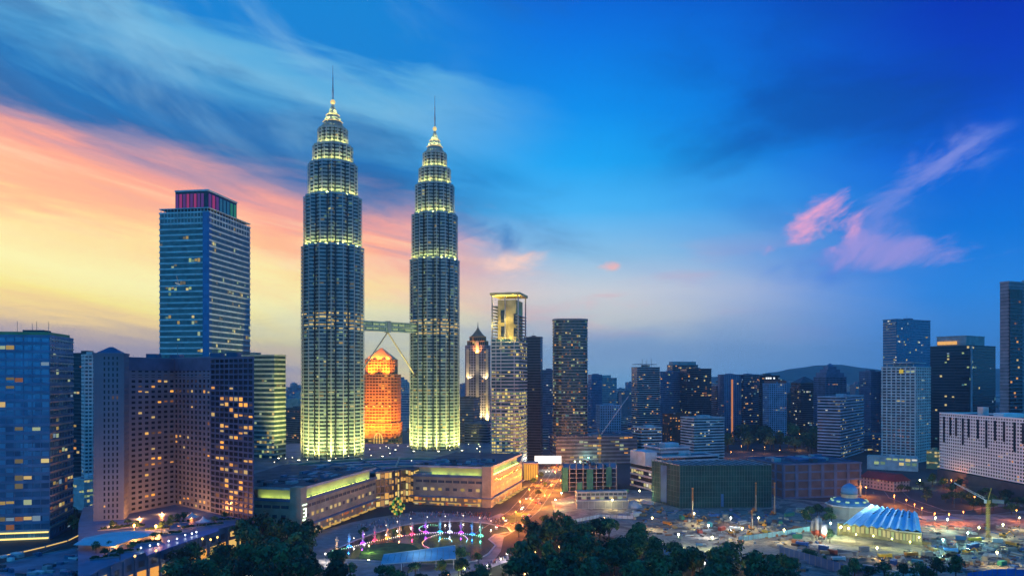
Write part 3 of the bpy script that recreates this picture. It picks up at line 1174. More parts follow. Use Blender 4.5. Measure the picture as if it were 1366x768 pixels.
def slab(p, q, th, radial=False):
    d = (q - p).normalized()
    n_ = Vector((-d.y, d.x)) * th
    return [HT(p), HT(q), HT(q * (1 + th / q.length)) if radial else HT(q + n_), HT(p + n_)]
sW = slab(a0, a1, 20)
facade(ht, sW, 8, ZT - 1, sp=1.9, proud=.3, bay=(a1 - a0).length / 8, pier=2.6, lit=.16, nparts=100, body='west_wing_wall', mask=lambda i, x, z, zz: 2.2 if .25 < x < .7 else .5, **kw)
sE = slab(b0, b1, 20)
facade(ht, sE, 8, ZT - .6, sp=1.6, proud=.3, bay=(b1 - b0).length / 9, pier=2.9, lit=.12, nparts=100, body='middle_wing_wall', **kw)
sF = slab(b1 + (b1 - b0).normalized() * .4, b2, 21, True)
kw2 = dict(kw)
kw2.update(core=STONE_D, clad=STONE_D)
facade(ht, sF, 0, ZT - 1.4, sp=1.2, proud=.5, bay=(b2 - b1).length / 9, pier=1.1, lit=.22, nparts=100, body='east_wing_wall', mask=lambda i, x, z, zz: 1.5 if i == 0 and .15 < x < .8 else .4, **kw2)
for s_, z in ((sW, ZT - 14), (sE, ZT - 14)):
    MB().prism(offset(s_, .55), z, z + 1.1).build('string_course', STONE, ht)
    MB().prism(offset(s_, .62), ZT - 9.5, ZT - .2).build('attic_storey', STONE_D, ht)
b = MB()
for px, Y in ((236, 592), (290, 556), (312, 540), (205, 575)):
    q = HT(wp(px, Y))
    b.cbox(q, 8, 8, ZT - 1, ZT + 3.6)
b.build('roof_pavilion', STONE_D, ht)
MB().bar((HT(wp(237, 576)).x, HT(wp(237, 576)).y, ZT), (HT(wp(237, 576)).x, HT(wp(237, 576)).y, ZT + 11), .2, 0, 4).build('antenna', STEEL, ht)

# hotel podium with curved arcade front, terrace, canopy, pool
edge = [G(104, 780, 15), G(130, 762, 15), G(180, 742, 15), G(230, 728, 15), G(265, 716, 15), G(303, 703, 15), G(345, 693, 15)]
pe = [e.xy for e in edge]
back = [wp(354, 545), wp(233, 610), wp(128, 575), wp(112, 560), wp(106, 500)]
pd = thing('hotel_podium', 'curved podium with a lit arcade and a garden terrace below the stone hotel', 'podium', (pe[2].x, pe[2].y, 0))
PD = [p - pe[2] for p in pe + back]
MB().prism(PD, 0, 15, 0, 1).build('podium_wall', [C_BLUE, mat('terrace_paving', (.07, .085, .11), .7, noise=.5)], pd)
MB().prism(offset(PD, .6), 15, 15.9).build('terrace_slab', C_BLUE, pd)
E_ARC = emit('arcade_amber', (1, .42, .07), .9)
E_ARC2 = emit('arcade_gold', (1, .6, .16), .8)
for i in range(len(pe) - 1):
    a, c_ = PD[i], PD[i + 1]
    d = (c_ - a).normalized()
    L_ = (c_ - a).length
    nr = Vector((d.y, -d.x))
    n_ = max(1, int(L_ / 9))
    for k in range(n_):
        for z, h_, w_, ms in ((.6, 5.6, 6.6, [E_ARC, E_ARC2, E_ARC]), (8.4, 3.4, 4.2, [E_ARC2, G_WIN, G_WIN, G_WIN])):
            q = a + d * ((k + .5) * L_ / n_ - w_ / 2) + nr * .06
            o = bpy.data.objects.new('arcade_opening' if z < 2 else 'window', quad_mesh(w_, h_, R.choice(ms)))
            COL.objects.link(o)
            o.parent = pd
            o.location = (q.x, q.y, z)
            o.rotation_euler = (0, 0, math.atan2(d.y, d.x))
        q = a + d * (k * L_ / n_) + nr * .4
        MB().cbox(q, 1.2, 1.0, 0, 14.9, math.atan2(d.y, d.x)).build('pier', C_BLUE, pd)


def onz(px, py, z):
    return G(px, py, z)


def lathe_tent(name, label, px, py, z, r, h, m, group=None):
    p = onz(px, py, z)
    o = thing(name, label, 'tent', p, group)
    b = MB()
    n_ = 8
    rings = [(r, 2.6), (r * .55, 3.3), (r * .22, 4.5), (.1, h)]
    b.lathe(rings, n_)
    b.build('canopy', m, o)
    for k in range(4):
        t_ = math.pi / 4 + k * math.pi / 2
        MB().bar((math.cos(t_) * r * .95, math.sin(t_) * r * .95, 0), (math.cos(t_) * r * .95, math.sin(t_) * r * .95, 2.7), .12, 0, 5).build('post', STEEL, o)
    return o


FABRIC = mat('pale_fabric', (.5, .55, .6), .8, noise=.12)
lathe_tent('marquee', 'pointed pale marquee on the hotel terrace, the one nearer the orange lit wing', 256, 694, 16, 5, 6, FABRIC)
lathe_tent('marquee', 'pointed pale marquee on the hotel terrace, the one nearer the curved parapet', 271, 700, 16, 5, 6, FABRIC)
tp = [onz(x, y, 19) for x, y in ((98, 727), (112, 718), (140, 712), (206, 708), (208, 713), (176, 720), (150, 729))]
cq = sum((q.xy for q in tp), Vector((0, 0))) / len(tp)
o = thing('terrace_canopy', 'broad white fabric canopy roof over the hotel terrace restaurant', 'canopy', (cq.x, cq.y, 16))
b = MB()
pl = [q.xy - cq for q in tp]
b.prism(pl, 3.2, 3.5, top=False)
b.prism(pl, 3.5, 5.6, poly1=[q * .45 for q in pl], bot=False)
b.build('fabric_roof', FABRIC, o)
for q in pl:
    MB().bar((q.x * .94, q.y * .94, 0), (q.x * .94, q.y * .94, 3.3), .15, 0, 5).build('post', STEEL, o)
pp = [onz(x, y, 16.05) for x, y in ((196, 741), (228, 730), (262, 718), (292, 708), (288, 704), (256, 713), (222, 724), (192, 734))]
o = MB()
o.prism([q.xy - pp[0].xy for q in pp], 0, .5)
o = o.build('pool', emit('lit_pool_water', (.01, .09, .6), .35), loc=(pp[0].x, pp[0].y, 16.0))
tag(o, 'long blue lit swimming pool along the edge of the hotel terrace', 'pool')
LAMP_BULB = {}


def bulb(col, st):
    k = (col, st)
    if k not in LAMP_BULB:
        LAMP_BULB[k] = emit('lamp_glow', col, st)
    return LAMP_BULB[k]


def lamp(name, label, px, py, z0, h, col, st, power, r=.45, group=None, cat='lamp', arm=0):
    """post with a glowing head; px, py is where the head shows"""
    p = G(px, py, z0 + h)
    o = thing(name, label, cat, (p.x, p.y, z0), group)
    b = MB()
    b.bar((0, 0, 0), (0, 0, h - r * .5), .14, 0, 6, .09)
    b.build('post', STEEL, o)
    MB().lathe([(.1, h - r), (r * .8, h - r * .6), (r, h), (r * .7, h + r * .6), (.1, h + r)], 8).build('lamp_head', bulb(col, st), o, True)
    if power:
        light('POINT', (0, 0, h - r - .35), col, power, r, o)
    return o


for px, py in ((188, 730), (200, 727), (211, 725), (225, 721), (236, 718), (247, 713), (256, 711), (262, 709)):
    lamp('pool_lamp', 'small white globe lamp beside the blue hotel pool', px, py, 16, 2.2, (.8, .9, 1), 6, 160, .45, 'white lamps along the hotel pool')
for px, py in ((208, 734), (180, 741), (270, 718), (281, 719), (290, 716)):
    lamp('parapet_lamp', 'amber globe lamp on the parapet of the hotel terrace', px, py, 16, 2.0, (1, .55, .12), 4.5, 220, .6, 'amber lamps on the terrace parapet')
for px, py, lb in ((179, 700, 'bright orange flood lamp at the foot of the west hotel wing'), (208, 701, 'bright orange flood lamp in the inner court of the stone hotel')):
    lamp('flood_lamp', lb, px, py, 16, 5, (1, .34, .08), 16, 34000, .8)
lamp('flood_lamp', 'amber flood lamp under the hotel pylon', 152, 712, 16, 3, (1, .4, .14), 6, 40000, .5)
for px, py, lb in ((186, 689, 'small added orange wall washer lamp at the foot of the west hotel wing'), (216, 683, 'small added orange wall washer lamp in the inner corner of the stone hotel'), (150, 699, 'small added orange wall washer lamp at the foot of the hotel pylon'), (255, 684, 'small added orange wall washer lamp at the foot of the middle hotel wing')):
    lamp('added_wall_washer', lb, px, py, 15.9, 1.3, (1, .30, .07), 8, 30000, .3)  # washers added to throw orange pools on the lower hotel walls
for px, py in ((150, 737), (163, 733), (176, 728), (189, 722), (158, 741), (201, 716), (240, 706), (222, 712), (143, 742)):
    q = onz(px, py, 16)
    o = thing('parasol', 'small dim parasol with a lamp beneath it among the terrace tables', 'parasol', q, 'parasols on the hotel terrace')
    MB().bar((0, 0, 0), (0, 0, 2.6), .06, 0, 5).build('pole', STEEL, o)
    MB().lathe([(1.7, 2.3), (.9, 2.75), (.1, 3.1)], 8).build('canopy', C_BEIGE, o)
    MB().lathe([(.05, 1.95), (.22, 2.1), (.05, 2.25)], 6).build('lamp_bulb', bulb((1, .5, .14), 5), o)

# tall office tower behind the hotel, with a lit crown
C_MAX = mat('silver_blue_spandrel', (.56, .64, .64), .45, .15)
o, poly, zt = block('office_tower', 'tall banded blue glass tower with a coloured crown behind the stone hotel', 'skyscraper', 279, 750, 81, 213, 333.5, 283, fh=5.6, sp=1.7, proud=.45, bay=3.1, core=G_TEAL, clad=C_MAX,
                    lit=.07, lm=YEL + GRN[:2], nparts=60, plant=False, mask=lambda i, x, z, zz: (1.6 if i == 0 else 1) * (0.2 if z > .93 else 1))
MB().prism(offset(sub(poly, -.012, .05, -.008, .12), 0), 0, zt + .5).build('corner_bay', glass('corner_glass', (.02, .10, .25), (.04, .16, .36), .1, .5), o)
pc = sub(poly, .02, .70, .04, .70)
MB().prism(pc, zt, zt + 23, 0, 1).build('crown_wall', [G_DARK, C_ROOF], o)
MB().prism(offset(pc, .5), zt + 21.8, zt + 23.4).build('crown_rim', C_MAX, o)
CC = [emit('crown_pink', (.95, .06, .36), .3), emit('crown_violet', (.36, .08, .62), .22), emit('crown_blue', (.03, .3, .6), .26), emit('crown_green', (.05, .6, .35), .24)]
for (p, q, n_, seq) in ((pc[3], pc[0], 9, [1, 0, 1, 0, 1, 0, 1, 1, None]), (pc[0], pc[1], 8, [1, 0, 1, 2, 2, 2, 3, 3])):
    d = (q - p) / n_
    nr = Vector((d.y, -d.x)).normalized()
    for k in range(n_):
        if seq[k] is None:
            continue
        s0 = p + d * k + nr * .08 + d * .12
        w_ = bpy.data.objects.new('crown_light_panel', quad_mesh(d.length * .72, 15, CC[seq[k]]))
        COL.objects.link(w_)
        w_.parent = o
        w_.location = (s0.x, s0.y, zt + 4.5)
        w_.rotation_euler = (0, 0, math.atan2(d.y, d.x))
b = MB()
pq = offset(poly, .2)
for k in range(15):
    for e0, e1 in ((pq[3], pq[0]), (pq[0], pq[1])):
        q = e0.lerp(e1, (k + .5) / 15)
        b.cbox(q, .5, .5, zt - 12, zt + 4.2, math.radians(81))
b.prism(offset(poly, .45), zt + 4.2, zt + 5)
b.build('roof_screen_frame', C_MAX, o)
# pale emblem high on the broad face: two slanting strokes
em = MB()
d = (poly[0] - poly[3]).normalized()
nr = Vector((d.y, -d.x))
q0 = poly[3] + (poly[0] - poly[3]) * .32 + nr * .7
for (a_, z_, b_, z2, th) in ((0, 208, 5.5, 206, 1.3), (1.6, 215, 4.2, 205.5, 1.4), (2.2, 206, .8, 201.5, 1.0)):
    s0, s1 = q0 + d * a_, q0 + d * b_
    em.face([(s0.x, s0.y, z_), (s1.x, s1.y, z2), (s1.x, s1.y, z2 + th), (s0.x, s0.y, z_ + th)])
em.build('emblem', emit('emblem_white', (.7, .8, .9), .3), o)
block('office_annex', 'lower banded glass annex with greenish lit lower floors beside the tall tower', 'office block', 366, 800, 70, 300, 381, 474, fh=5.0, sp=1.9, proud=.4, bay=3.2, core=G_TEAL, clad=mat('greenish_spandrel', (.42, .5, .48), .45, .2),
      lit=.1, lm=YEL + GRN, nparts=60, mask=lambda i, x, z, zz: .6 if z > .42 else (2.2 if z > .2 else 5.5))
for k, f in enumerate((.1, .45, .8)):
    pass

# low roofs under the office block, terrace planting beds and screens
o = thing('low_roof_building', 'low blue grey roof with skylights and plant below the office block, beside the ramp road', 'building', (G(60, 752).x, G(60, 752).y, 0))
L0_ = o.location.xy
lp = [G(-30, 800, 5).xy - L0_, G(92, 772, 5).xy - L0_, G(126, 742, 5).xy - L0_, G(100, 731, 5).xy - L0_, G(50, 741, 5).xy - L0_, G(-30, 760, 5).xy - L0_]
MB().prism(lp, 0, 5, 0, 1).build('wall', [C_BLUE, mat('zinc_roof', (.10, .17, .24), .5, noise=.5)], o)
MB().prism(offset(lp, .4), 4.6, 5.6, top=False).build('parapet', C_PALE, o)
for k in range(34):
    px, py = R.uniform(2, 112), R.uniform(738, 768)
    if py < 768 - (px * .25) * .9:
        pass
    q = G(px, py, 5).xy - L0_
    MB().cbox(q, R.uniform(2, 7), R.uniform(1.5, 4), 5.0, 5.0 + R.uniform(.5, 2.2), math.radians(-20 + 8 * R.random())).build(R.choice(('skylight', 'roof_plant', 'roof_vent')), R.choice((C_PALE, C_BLUE, C_DARK, G_BLUE, C_WHITE)), o)
o = thing('ramp_road_wall', 'curved ramp parapet with strips of golden light under the office block', 'wall', (G(40, 740).x, G(40, 740).y, 0))
L0_ = o.location.xy
rp = [G(x, y).xy - L0_ for x, y in ((-10, 745), (30, 737), (60, 730), (90, 722), (110, 712), (122, 700))]
for p, q in zip(rp, rp[1:]):
    d = (q - p).normalized()
    MB().cbox((p + q) / 2, (q - p).length, .4, 0, 1.4, math.atan2(d.y, d.x)).build('parapet', C_PALE, o)
    MB().cbox((p + q) / 2 + Vector((d.y, -d.x)) * .4, (q - p).length * .92, .2, .5, .95, math.atan2(d.y, d.x)).build('light_strip', emit('ramp_gold', (1, .62, .16), 1.2) if 'ramp_gold' not in bpy.data.materials else bpy.data.materials['ramp_gold'], o)
BED = mat('planting_bed', (.02, .05, .02), .9, noise=.5, scale=.6)
for k, (px, py, l_, w_, a_) in enumerate(((140, 744, 14, 3, .5), (165, 736, 16, 3, .5), (195, 724, 16, 3, .55), (228, 712, 12, 3, .55), (258, 703, 14, 3, .6), (285, 700, 12, 2.5, .6), (170, 703, 20, 5, .4), (145, 706, 12, 4, .4), (235, 697, 16, 4, .5), (300, 694, 12, 3, .5), (210, 706, 14, 3, .5))):
    q = G(px, py, 16)
    o = thing('planter', 'long low planter hedge on the hotel terrace', 'planter', q, 'planters on the hotel terrace', a_)
    MB().box(-l_ / 2, l_ / 2, -w_ / 2, w_ / 2, 0, .7).build('box', C_GREY, o)
    hb_ = MB()
    for i in range(int(l_ * 2)):
        hb_.cbox((R.uniform(-l_ / 2, l_ / 2), R.uniform(-w_ / 2, w_ / 2)), R.uniform(.6, 1.4), R.uniform(.6, 1.4), .7, R.uniform(1.1, 2.0), R.random() * 3)
    hb_.build('hedge_foliage', BED, o)

# ------------------------------------------------------------------ towers behind and east of the mall
# orange floodlit stepped tower between the twins
Y = 1120
C0_ = wp(509, Y)
o = thing('floodlit_tower', 'stepped tower floodlit orange with a pyramid roof, seen below the skybridge', 'tower', (C0_.x, C0_.y, 0))
OST = mat('warm_stone', (.50, .30, .12), .7)


def octo(r, cut=.3, sx=1.0):
    c_ = r * (1 - cut)
    return [Vector(p) for p in ((-c_ * sx, -r), (c_ * sx, -r), (r * sx, -c_), (r * sx, c_), (c_ * sx, r), (-c_ * sx, r), (-r * sx, c_), (-r * sx, -c_))]


kw3 = dict(core=mat('orange_glass', (.11, .05, .02), .3), clad=OST, lm=[emit('floodlit_gold', (1, .5, .06), .9), emit('floodlit_amber', (1, .34, .04), .7)], parapet=1, plant=False, fh=4.4, pier=1.0, bay=4.6)
facade(o, octo(27.5), 0, 46, sp=1.9, proud=.9, lit=.6, nparts=20, **kw3)
facade(o, octo(25.5), 46, zof(500, Y), sp=1.9, proud=.9, lit=.3, nparts=40, **kw3)
facade(o, octo(21.5), zof(500, Y), zof(480, Y), sp=1.9, proud=.5, lit=.2, nparts=10, **kw3)
MB().prism(octo(22.5), zof(480, Y), zof(464, Y), poly1=octo(1.5)).build('pyramid_roof', mat('copper_roof', (.6, .33, .12), .5), o)
ar = MB()
for k in range(9):
    t0, t1 = math.pi * k / 8, math.pi * (k + 1) / 8
    ar.bar((math.cos(t0) * 6, -28.3, 24 + math.sin(t0) * 9), (math.cos(t1) * 6, -28.3, 24 + math.sin(t1) * 9), .6, 0, 5) if k < 8 else None
for sx in (-6, -2, 2, 6):
    ar.bar((sx, -28.3, 6), (sx, -28.3, 24 + 8 * math.sqrt(max(0, 1 - (sx / 6.2) ** 2))), .4, 0, 5)
ar.build('entrance_arch_frame', emit('arch_gold', (1, .66, .14), 1.4), o)
for (x, y, z, pw, aim) in ((-24, -60, 30, 380000, (.3, 1, .8)), (24, -60, 30, 380000, (-.3, 1, .8)), (0, -64, 30, 430000, (0, 1, 1.15)), (60, -16, 30, 300000, (-1, .2, .9)), (-60, -16, 30, 300000, (1, .2, .9)),
                           (12, -34, 119, 190000, (-.1, 1, 1.0)), (-12, -34, 119, 190000, (.1, 1, 1.0)), (0, -26, 141, 150000, (0, 1, .75)), (14, -24, 141, 150000, (-.2, 1, .75)), (-14, -24, 141, 150000, (.2, 1, .75))):
    fx = MB().box(x - .8, x + .8, y - .8, y + .8, z - 1.6, z - .6).build('flood_fixture', STEEL, o)
    light('SPOT', (x, y, z), (1, .28, .025), pw, 1.0, fx, spot=math.radians(100), aim=aim)
for sx in (-17, -6, 6, 17):
    MB().cbox((sx, -29), 3.2, 2, 70, 72, 0).build('balcony_ledge', OST, o)
    MB().cbox((sx, -29.6), 2.4, .5, 72, 72.3, 0).build('ledge_lamp', emit('ledge_lamp_glow', (1, .6, .1), 6), o)

# classical tower with an orange crown
Y = 1180
q = wp(637.5, Y)
o = thing('crowned_tower', 'stone tower with gold lit piers and an orange domed crown with a spire', 'tower', (q.x, q.y, 0))
PST = mat('violet_stone', (.26, .25, .32), .6)
facade(o, octo(19, .25), 0, zof(462, Y), fh=4, sp=1.5, proud=.4, bay=4, pier=1.5, core=G_DARK, clad=PST, lit=.06, lm=AMBER, nparts=20, plant=False)
b = MB()
for sx in (-15, 0, 15):
    b.cbox((sx, -20), 4.2, 2.4, 0, zof(455 if sx == 0 else 466, Y))
b.build('pier_trim', mat('pale_pier', (.5, .44, .34), .6), o)
for i, (r0, r1, pa, pb) in enumerate(((16, 15, 462, 456), (12.5, 11, 456, 450))):
    facade(o, octo(r0, .3), zof(pa, Y), zof(pb, Y), fh=4, sp=1.2, proud=.4, bay=3, pier=.8, core=G_DARK, clad=OST, lit=.35, lm=AMBER, nparts=8, plant=False)
MB().lathe([(12, zof(450, Y)), (10.8, zof(448, Y)), (7.0, zof(445, Y)), (5.6, zof(443, Y)), (3.0, zof(440.5, Y)), (1.2, zof(437, Y))], 16).build('dome', mat('copper_dome', (.42, .2, .1), .5), o)
MB().bar((0, 0, zof(438, Y)), (0, 0, zof(429, Y)), 1.1, 0, 6, .2).build('spire', STEEL, o)
for x, y, z, pw, c_, aim in ((0, -27, 46, 175000, (1, .72, .25), (0, .55, 1)), (-17, -27, 46, 125000, (1, .72, .25), (0, .55, 1)), (17, -27, 46, 125000, (1, .72, .25), (0, .55, 1)), (0, -26, 152, 82500, (1, .3, .06), (0, 1, .75)),
                             (-12, -25, 110, 30000, (1, .75, .35), (0, .5, 1)), (12, -25, 110, 30000, (1, .75, .35), (0, .5, 1))):
    fx = MB().box(x - .7, x + .7, y - .7, y + .7, z - 1.5, z - .5).build('flood_fixture', STEEL, o)
    light('SPOT', (x, y, z), c_, pw, .8, fx, spot=math.radians(95), aim=aim)

# apartment tower with a yellow lit open crown
Y = 850
o, poly, zt = block('luxury_tower', 'tall tower with bright ribbon balconies and an open yellow lit crown', 'tower', 692, Y, 76, 655, 702.5, 452, fh=4.0, sp=1.25, proud=.75, bay=3.3, core=G_TEAL,
                    clad=mat('pale_balcony', (.45, .46, .44), .6), lit=.95, lm=[YEL[0], YEL[1], emit('balcony_gold', (1, .74, .18), .95), emit('balcony_straw', (.95, .85, .25), .7), GRN[1]], nparts=100, plant=False, parapet=0, mask=lambda i, x, z, zz: (2.6 if z < .64 else .45) * (1 if z < .62 or z > .68 else .2))
b = MB()
for f in (.0, .18, .36, .84):
    q = poly[3].lerp(poly[0], f if f else .015)
    b.cbox(q, .8, 1.0, 0, zt + 2, math.radians(-14))
b.build('fin_trim', C_PALE, o)
CROWN = mat('crown_plaster', (.6, .5, .22), .8)
MB().prism(sub(poly, .08, .9, .12, .78), zt, zof(399, Y)).build('crown_core', CROWN, o)
b = MB()
for k in range(11):
    z = zt + 3.6 * (k + .4)
    b.prism(sub(poly, 0, 1, .78, 1.0), z, z + .6)
    if k < 8:
        b.prism(sub(poly, 0, 1, 0, .12), z, z + .6)
b.build('terrace_slab', C_PALE, o)
b = MB()
for (u, v) in ((.04, .03), (.04, .97), (.96, .03), (.96, .97), (.04, .5)):
    c_ = poly[0] + (poly[1] - poly[0]) * u + (poly[3] - poly[0]) * v
    b.cbox(c_, 1.3, 1.3, zt, zof(392, Y), math.radians(-14))
b.build('crown_column_frame', C_PALE, o)
MB().prism(offset(poly, 1.2), zof(393, Y), zof(389.5, Y)).build('crown_roof', CROWN, o)
MB().prism(sub(poly, .3, .7, .35, .6), zof(389.5, Y), zof(387.5, Y)).build('plant_room', C_GREY, o)
b = MB()
for k in range(8):
    for v in (.14, .6):
        c_ = poly[3].lerp(poly[0], 1 - v - .13) if False else None
b = None
for (u, v, z) in ((-.12, .62, 158), (-.12, .3, 158), (.1, .5, 203.0), (.1, .86, 203.0), (.1, .14, 203.0), (-.1, .9, 172), (-.14, .46, 178)):
    c_ = poly[0] + (poly[1] - poly[0]) * u + (poly[3] - poly[0]) * v
    fx = MB().cbox(c_, .8, .8, z - .8, z - .3).build('flood_fixture', STEEL, o)
    light('POINT', (c_.x, c_.y, z), (1, .74, .16), 4800 if z < 200 else 12000, .5, fx)
for (v, z0_, z1_) in ((.66, 160, 172), (.66, 176, 190), (.2, 160, 170), (.2, 174, 186)):
    c_ = poly[3].lerp(poly[0], 1 - v) + (poly[1] - poly[0]) * .05
    e = bpy.data.objects.new('window', quad_mesh(4.2, z1_ - z0_, G_WIN))
    COL.objects.link(e)
    e.parent = o
    e.location = (c_.x, c_.y, z0_)
    e.rotation_euler = (0, 0, math.radians(-14))
block('dark_slab_tower', 'slim dark blue slab tower right behind the luxury tower with the lit crown', 'tower', 721, 1020, 76, 699, 722.5, 450, B=14, core=G_DARK, clad=C_DARK, sp=1.0, lit=.01, nparts=4)
block('blue_tower', 'blue glass tower with a magenta lit roof line in the gap beside the oval tower', 'tower', 738, 1180, 70, 722, 741, 494, B=26, core=G_BLUE, clad=C_BLUE, lit=.10, lm=COOL + YEL[:1], nparts=15)
o = [x for x in COL.objects if x.name.startswith('blue_tower')][0]
# oval tower
Y = 1010
q = wp(760.5, Y)
ov = [Vector((23.4 * math.copysign(abs(math.cos(t)) ** .75, math.cos(t)), 15 * math.copysign(abs(math.sin(t)) ** .75, math.sin(t)))) for t in [2 * math.pi * k / 28 for k in range(28)]]
o = thing('oval_tower', 'dark rounded apartment tower with scattered warm windows', 'tower', (q.x, q.y, 0))
facade(o, ov, 6, zof(428, Y), fh=3.9, sp=1.0, proud=.6, bay=2.8, core=glass('bronze_teal_glass', (.03, .06, .07), (.10, .12, .11)), clad=mat('slate_cladding', (.17, .21, .24), .5), lit=.4, lm=AMBER + YEL + COOL[1:2] + [AMBER[2], YEL[3], GRN[1], AMBER[1]] * 3, nparts=90, plant=False, parapet=2.2, mask=lambda i, x, z, zz: .25 if z < .1 else 1)
MB().prism([p * .72 for p in ov], zof(428, Y), zof(426, Y)).build('plant_room', C_GREY, o)
block('grey_tower', 'plain grey office building low behind the crowned stone tower', 'office block', 632, 1060, 76, 609, 636, 531, B=30, core=C_GREY, clad=C_DARK, lit=.08, lm=AMBER, nparts=10)
block('ribbed_block', 'low grey block with pale floor ribs at the foot of the luxury tower', 'office block', 650, 1000, 70, 620, 655, 566, B=30, core=G_DARK, clad=C_GREY, sp=1.7, lit=.05, nparts=6)
block('small_tower', 'small dark building in the gap beside the banded annex', 'building', 400, 1300, 60, 379, 402, 545, B=30, core=G_DARK, clad=C_DARK, lit=.12, lm=AMBER, nparts=6)
block('pale_slab', 'pale peach lit slab building low in the gap beside the annex', 'building', 398, 1500, 50, 381, 403, 533, B=25, core=mat('peach_render', (.6, .38, .3)), clad=mat('peach_trim', (.6, .4, .32)), sp=.6, lit=0, nparts=0)
# blue gridded block and neighbours
o, poly, zt = block('gridded_block', 'blue gridded apartment block with white bay lines beyond the tower crane', 'apartment block', 801, 1120, 8, 799, 828, 541, A=26, core=C_BLUE, clad=mat('pale_blue_wall', (.3, .42, .55)), pier=1.4, sp=1.4, bay=3.6, dark=G_WIN, lit=.1, lm=MIXED, nparts=50)
block('slim_tower', 'slim far tower with a stepped top and a mast, hazy beside the oval tower', 'tower', 789, 1700, 12, 787, 803, 500, A=26, core=G_BLUE, clad=C_BLUE, lit=.03, nparts=5)
for (nm, lb, pc, Y, a, pl, pr, pt, A, kk) in (
    ('condominium', 'condominium tower with pale balcony stripes and masts, first of the pale ribbed cluster', 850, 1260, 14, 848, 880, 490, 24, dict(core=G_DARK, clad=C_PALE, sp=1.3, bay=3, lit=.15)),
    ('condominium', 'banded blue condominium tower in the middle of the pale ribbed cluster', 881, 1330, 12, 879, 915, 496, 24, dict(core=G_BLUE, clad=C_BLUE, sp=1.5, lit=.12, lm=MIXED + GRN)),
    ('condominium', 'tallest dark condominium tower of the ribbed cluster with a flat grey top', 897, 1390, 12, 895, 931, 487, 24, dict(core=G_DARK, clad=C_GREY, sp=1.0, lit=.12)),
    ('condominium', 'dark condominium tower with scattered lights at the end of the ribbed cluster', 916, 1300, 14, 914, 949, 492, 24, dict(core=G_DARK, clad=C_DARK, sp=.8, lit=.14)),
    ('residence', 'lower dark residence tower at the near end of the lakeside residence row', 956, 1420, 16, 954, 968, 515, 20, dict(core=G_DARK, clad=C_BLUE, lit=.05)),
    ('residence', 'residence tower with one orange lit vertical stair strip', 966, 1360, 12, 964, 991, 500, 24, dict(core=G_BLUE, clad=C_BLUE, sp=1.1, pier=1.2, bay=4, lit=.06)),
    ('residence', 'dark residence tower with many lit windows beside the one with the stair strip', 992, 1360, 12, 990, 1012, 500, 24, dict(core=G_DARK, clad=C_BLUE, sp=1.0, lit=.18)),
    ('residence', 'wide residence tower with a row of white lights under its roof', 1013, 1400, 12, 1011, 1040, 501, 24, dict(core=G_DARK, clad=C_DARK, sp=1.0, lit=.07)),
    ('residence', 'pale blue pair of residence slabs with red roof caps', 1026, 1300, 12, 1024, 1049, 512, 20, dict(core=C_BLUE, clad=mat('powder_blue_wall', (.28, .4, .56)), sp=1.4, pier=1.6, bay=4.4, dark=G_WIN, lit=.05)),
    ('residence', 'low dark residence slab between the pale slabs and the pyramid topped tower', 1051, 1500, 12, 1049, 1066, 526, 20, dict(core=G_DARK, clad=C_DARK, lit=.03)),
):
    kk.setdefault('lm', MIXED)
    o, poly, zt = block(nm, lb, 'apartment tower', pc, Y, a, pl, pr, pt, A=A, nparts=22, **kk)
    if 'masts' in lb:
        MB().prism(sub(poly, .0, .9, .1, .9), zt + 5, zt + 6).build('roof_canopy', C_PALE, o)
        for u in (.25, .45, .65):
            c_ = poly[0].lerp(poly[1], u)
            MB().bar((c_.x, c_.y + 6, zt), (c_.x, c_.y + 6, zt + 15), .35, 0, 4).build('antenna', STEEL, o)
    if 'flat grey top' in lb:
        MB().prism(sub(poly, .05, .95, .1, .9), zt, zt + 7).build('roof_storey', C_PALE, o)
    if 'stair strip' in lb and 'beside' not in lb:
        c_ = poly[0].lerp(poly[1], .42)
        e = MB().cbox(c_ - Vector((0, .6)), 3.2, .8, 4, zt - 8, math.radians(12)).build('stair_light_strip', emit('stair_amber', (1, .36, .12), .55), o)
    if 'white lights' in lb:
        for u in (.35, .45, .55, .72):
            c_ = poly[0].lerp(poly[1], u)
            MB().cbox(c_ - Vector((0, .8)), 3, .5, zt - 6, zt - 3, math.radians(12)).build('roof_light', emit('roof_white', (.9, .95, 1), 1.4), o)
    if 'red roof caps' in lb:
        for u0, u1 in ((.0, .42), (.62, 1)):
            MB().prism(sub(poly, u0, u1, .0, .8), zt, zt + 6.5).build('roof_cap', mat('red_render', (.34, .12, .1)), o)
# pyramid topped tower and its blue neighbour
o, poly, zt = block('pyramid_tower', 'dark tower with a hipped pyramid roof at the end of the lit avenue', 'tower', 1068, 1420, 14, 1065, 1091, 511, A=30, core=G_DARK, clad=C_DARK, sp=1, lit=.1, lm=YEL + COOL, nparts=20, plant=False)
cc = sum(poly, Vector((0, 0))) / 4
MB().prism(offset(poly, .3), zt + 1.2, zof(502, 1420), poly1=[cc + (p - cc) * .08 for p in poly]).build('pyramid_roof', C_DARK, o)
o, poly, zt = block('domed_tower', 'dark ornate tower with a small domed top behind the ribbon office tower', 'tower', 1101, 1300, 20, 1096, 1129, 503, A=28, core=G_DARK, clad=C_BLUE, pier=1.2, sp=1.2, lit=.03, nparts=6, plant=False)
cc = sum(poly, Vector((0, 0))) / 4
z_ = zt
for s_, h_ in ((.86, 8), (.62, 6), (.4, 5)):
    MB().prism([cc + (p - cc) * s_ for p in poly], z_, z_ + h_).build('crown_step', C_BLUE, o)
    z_ += h_
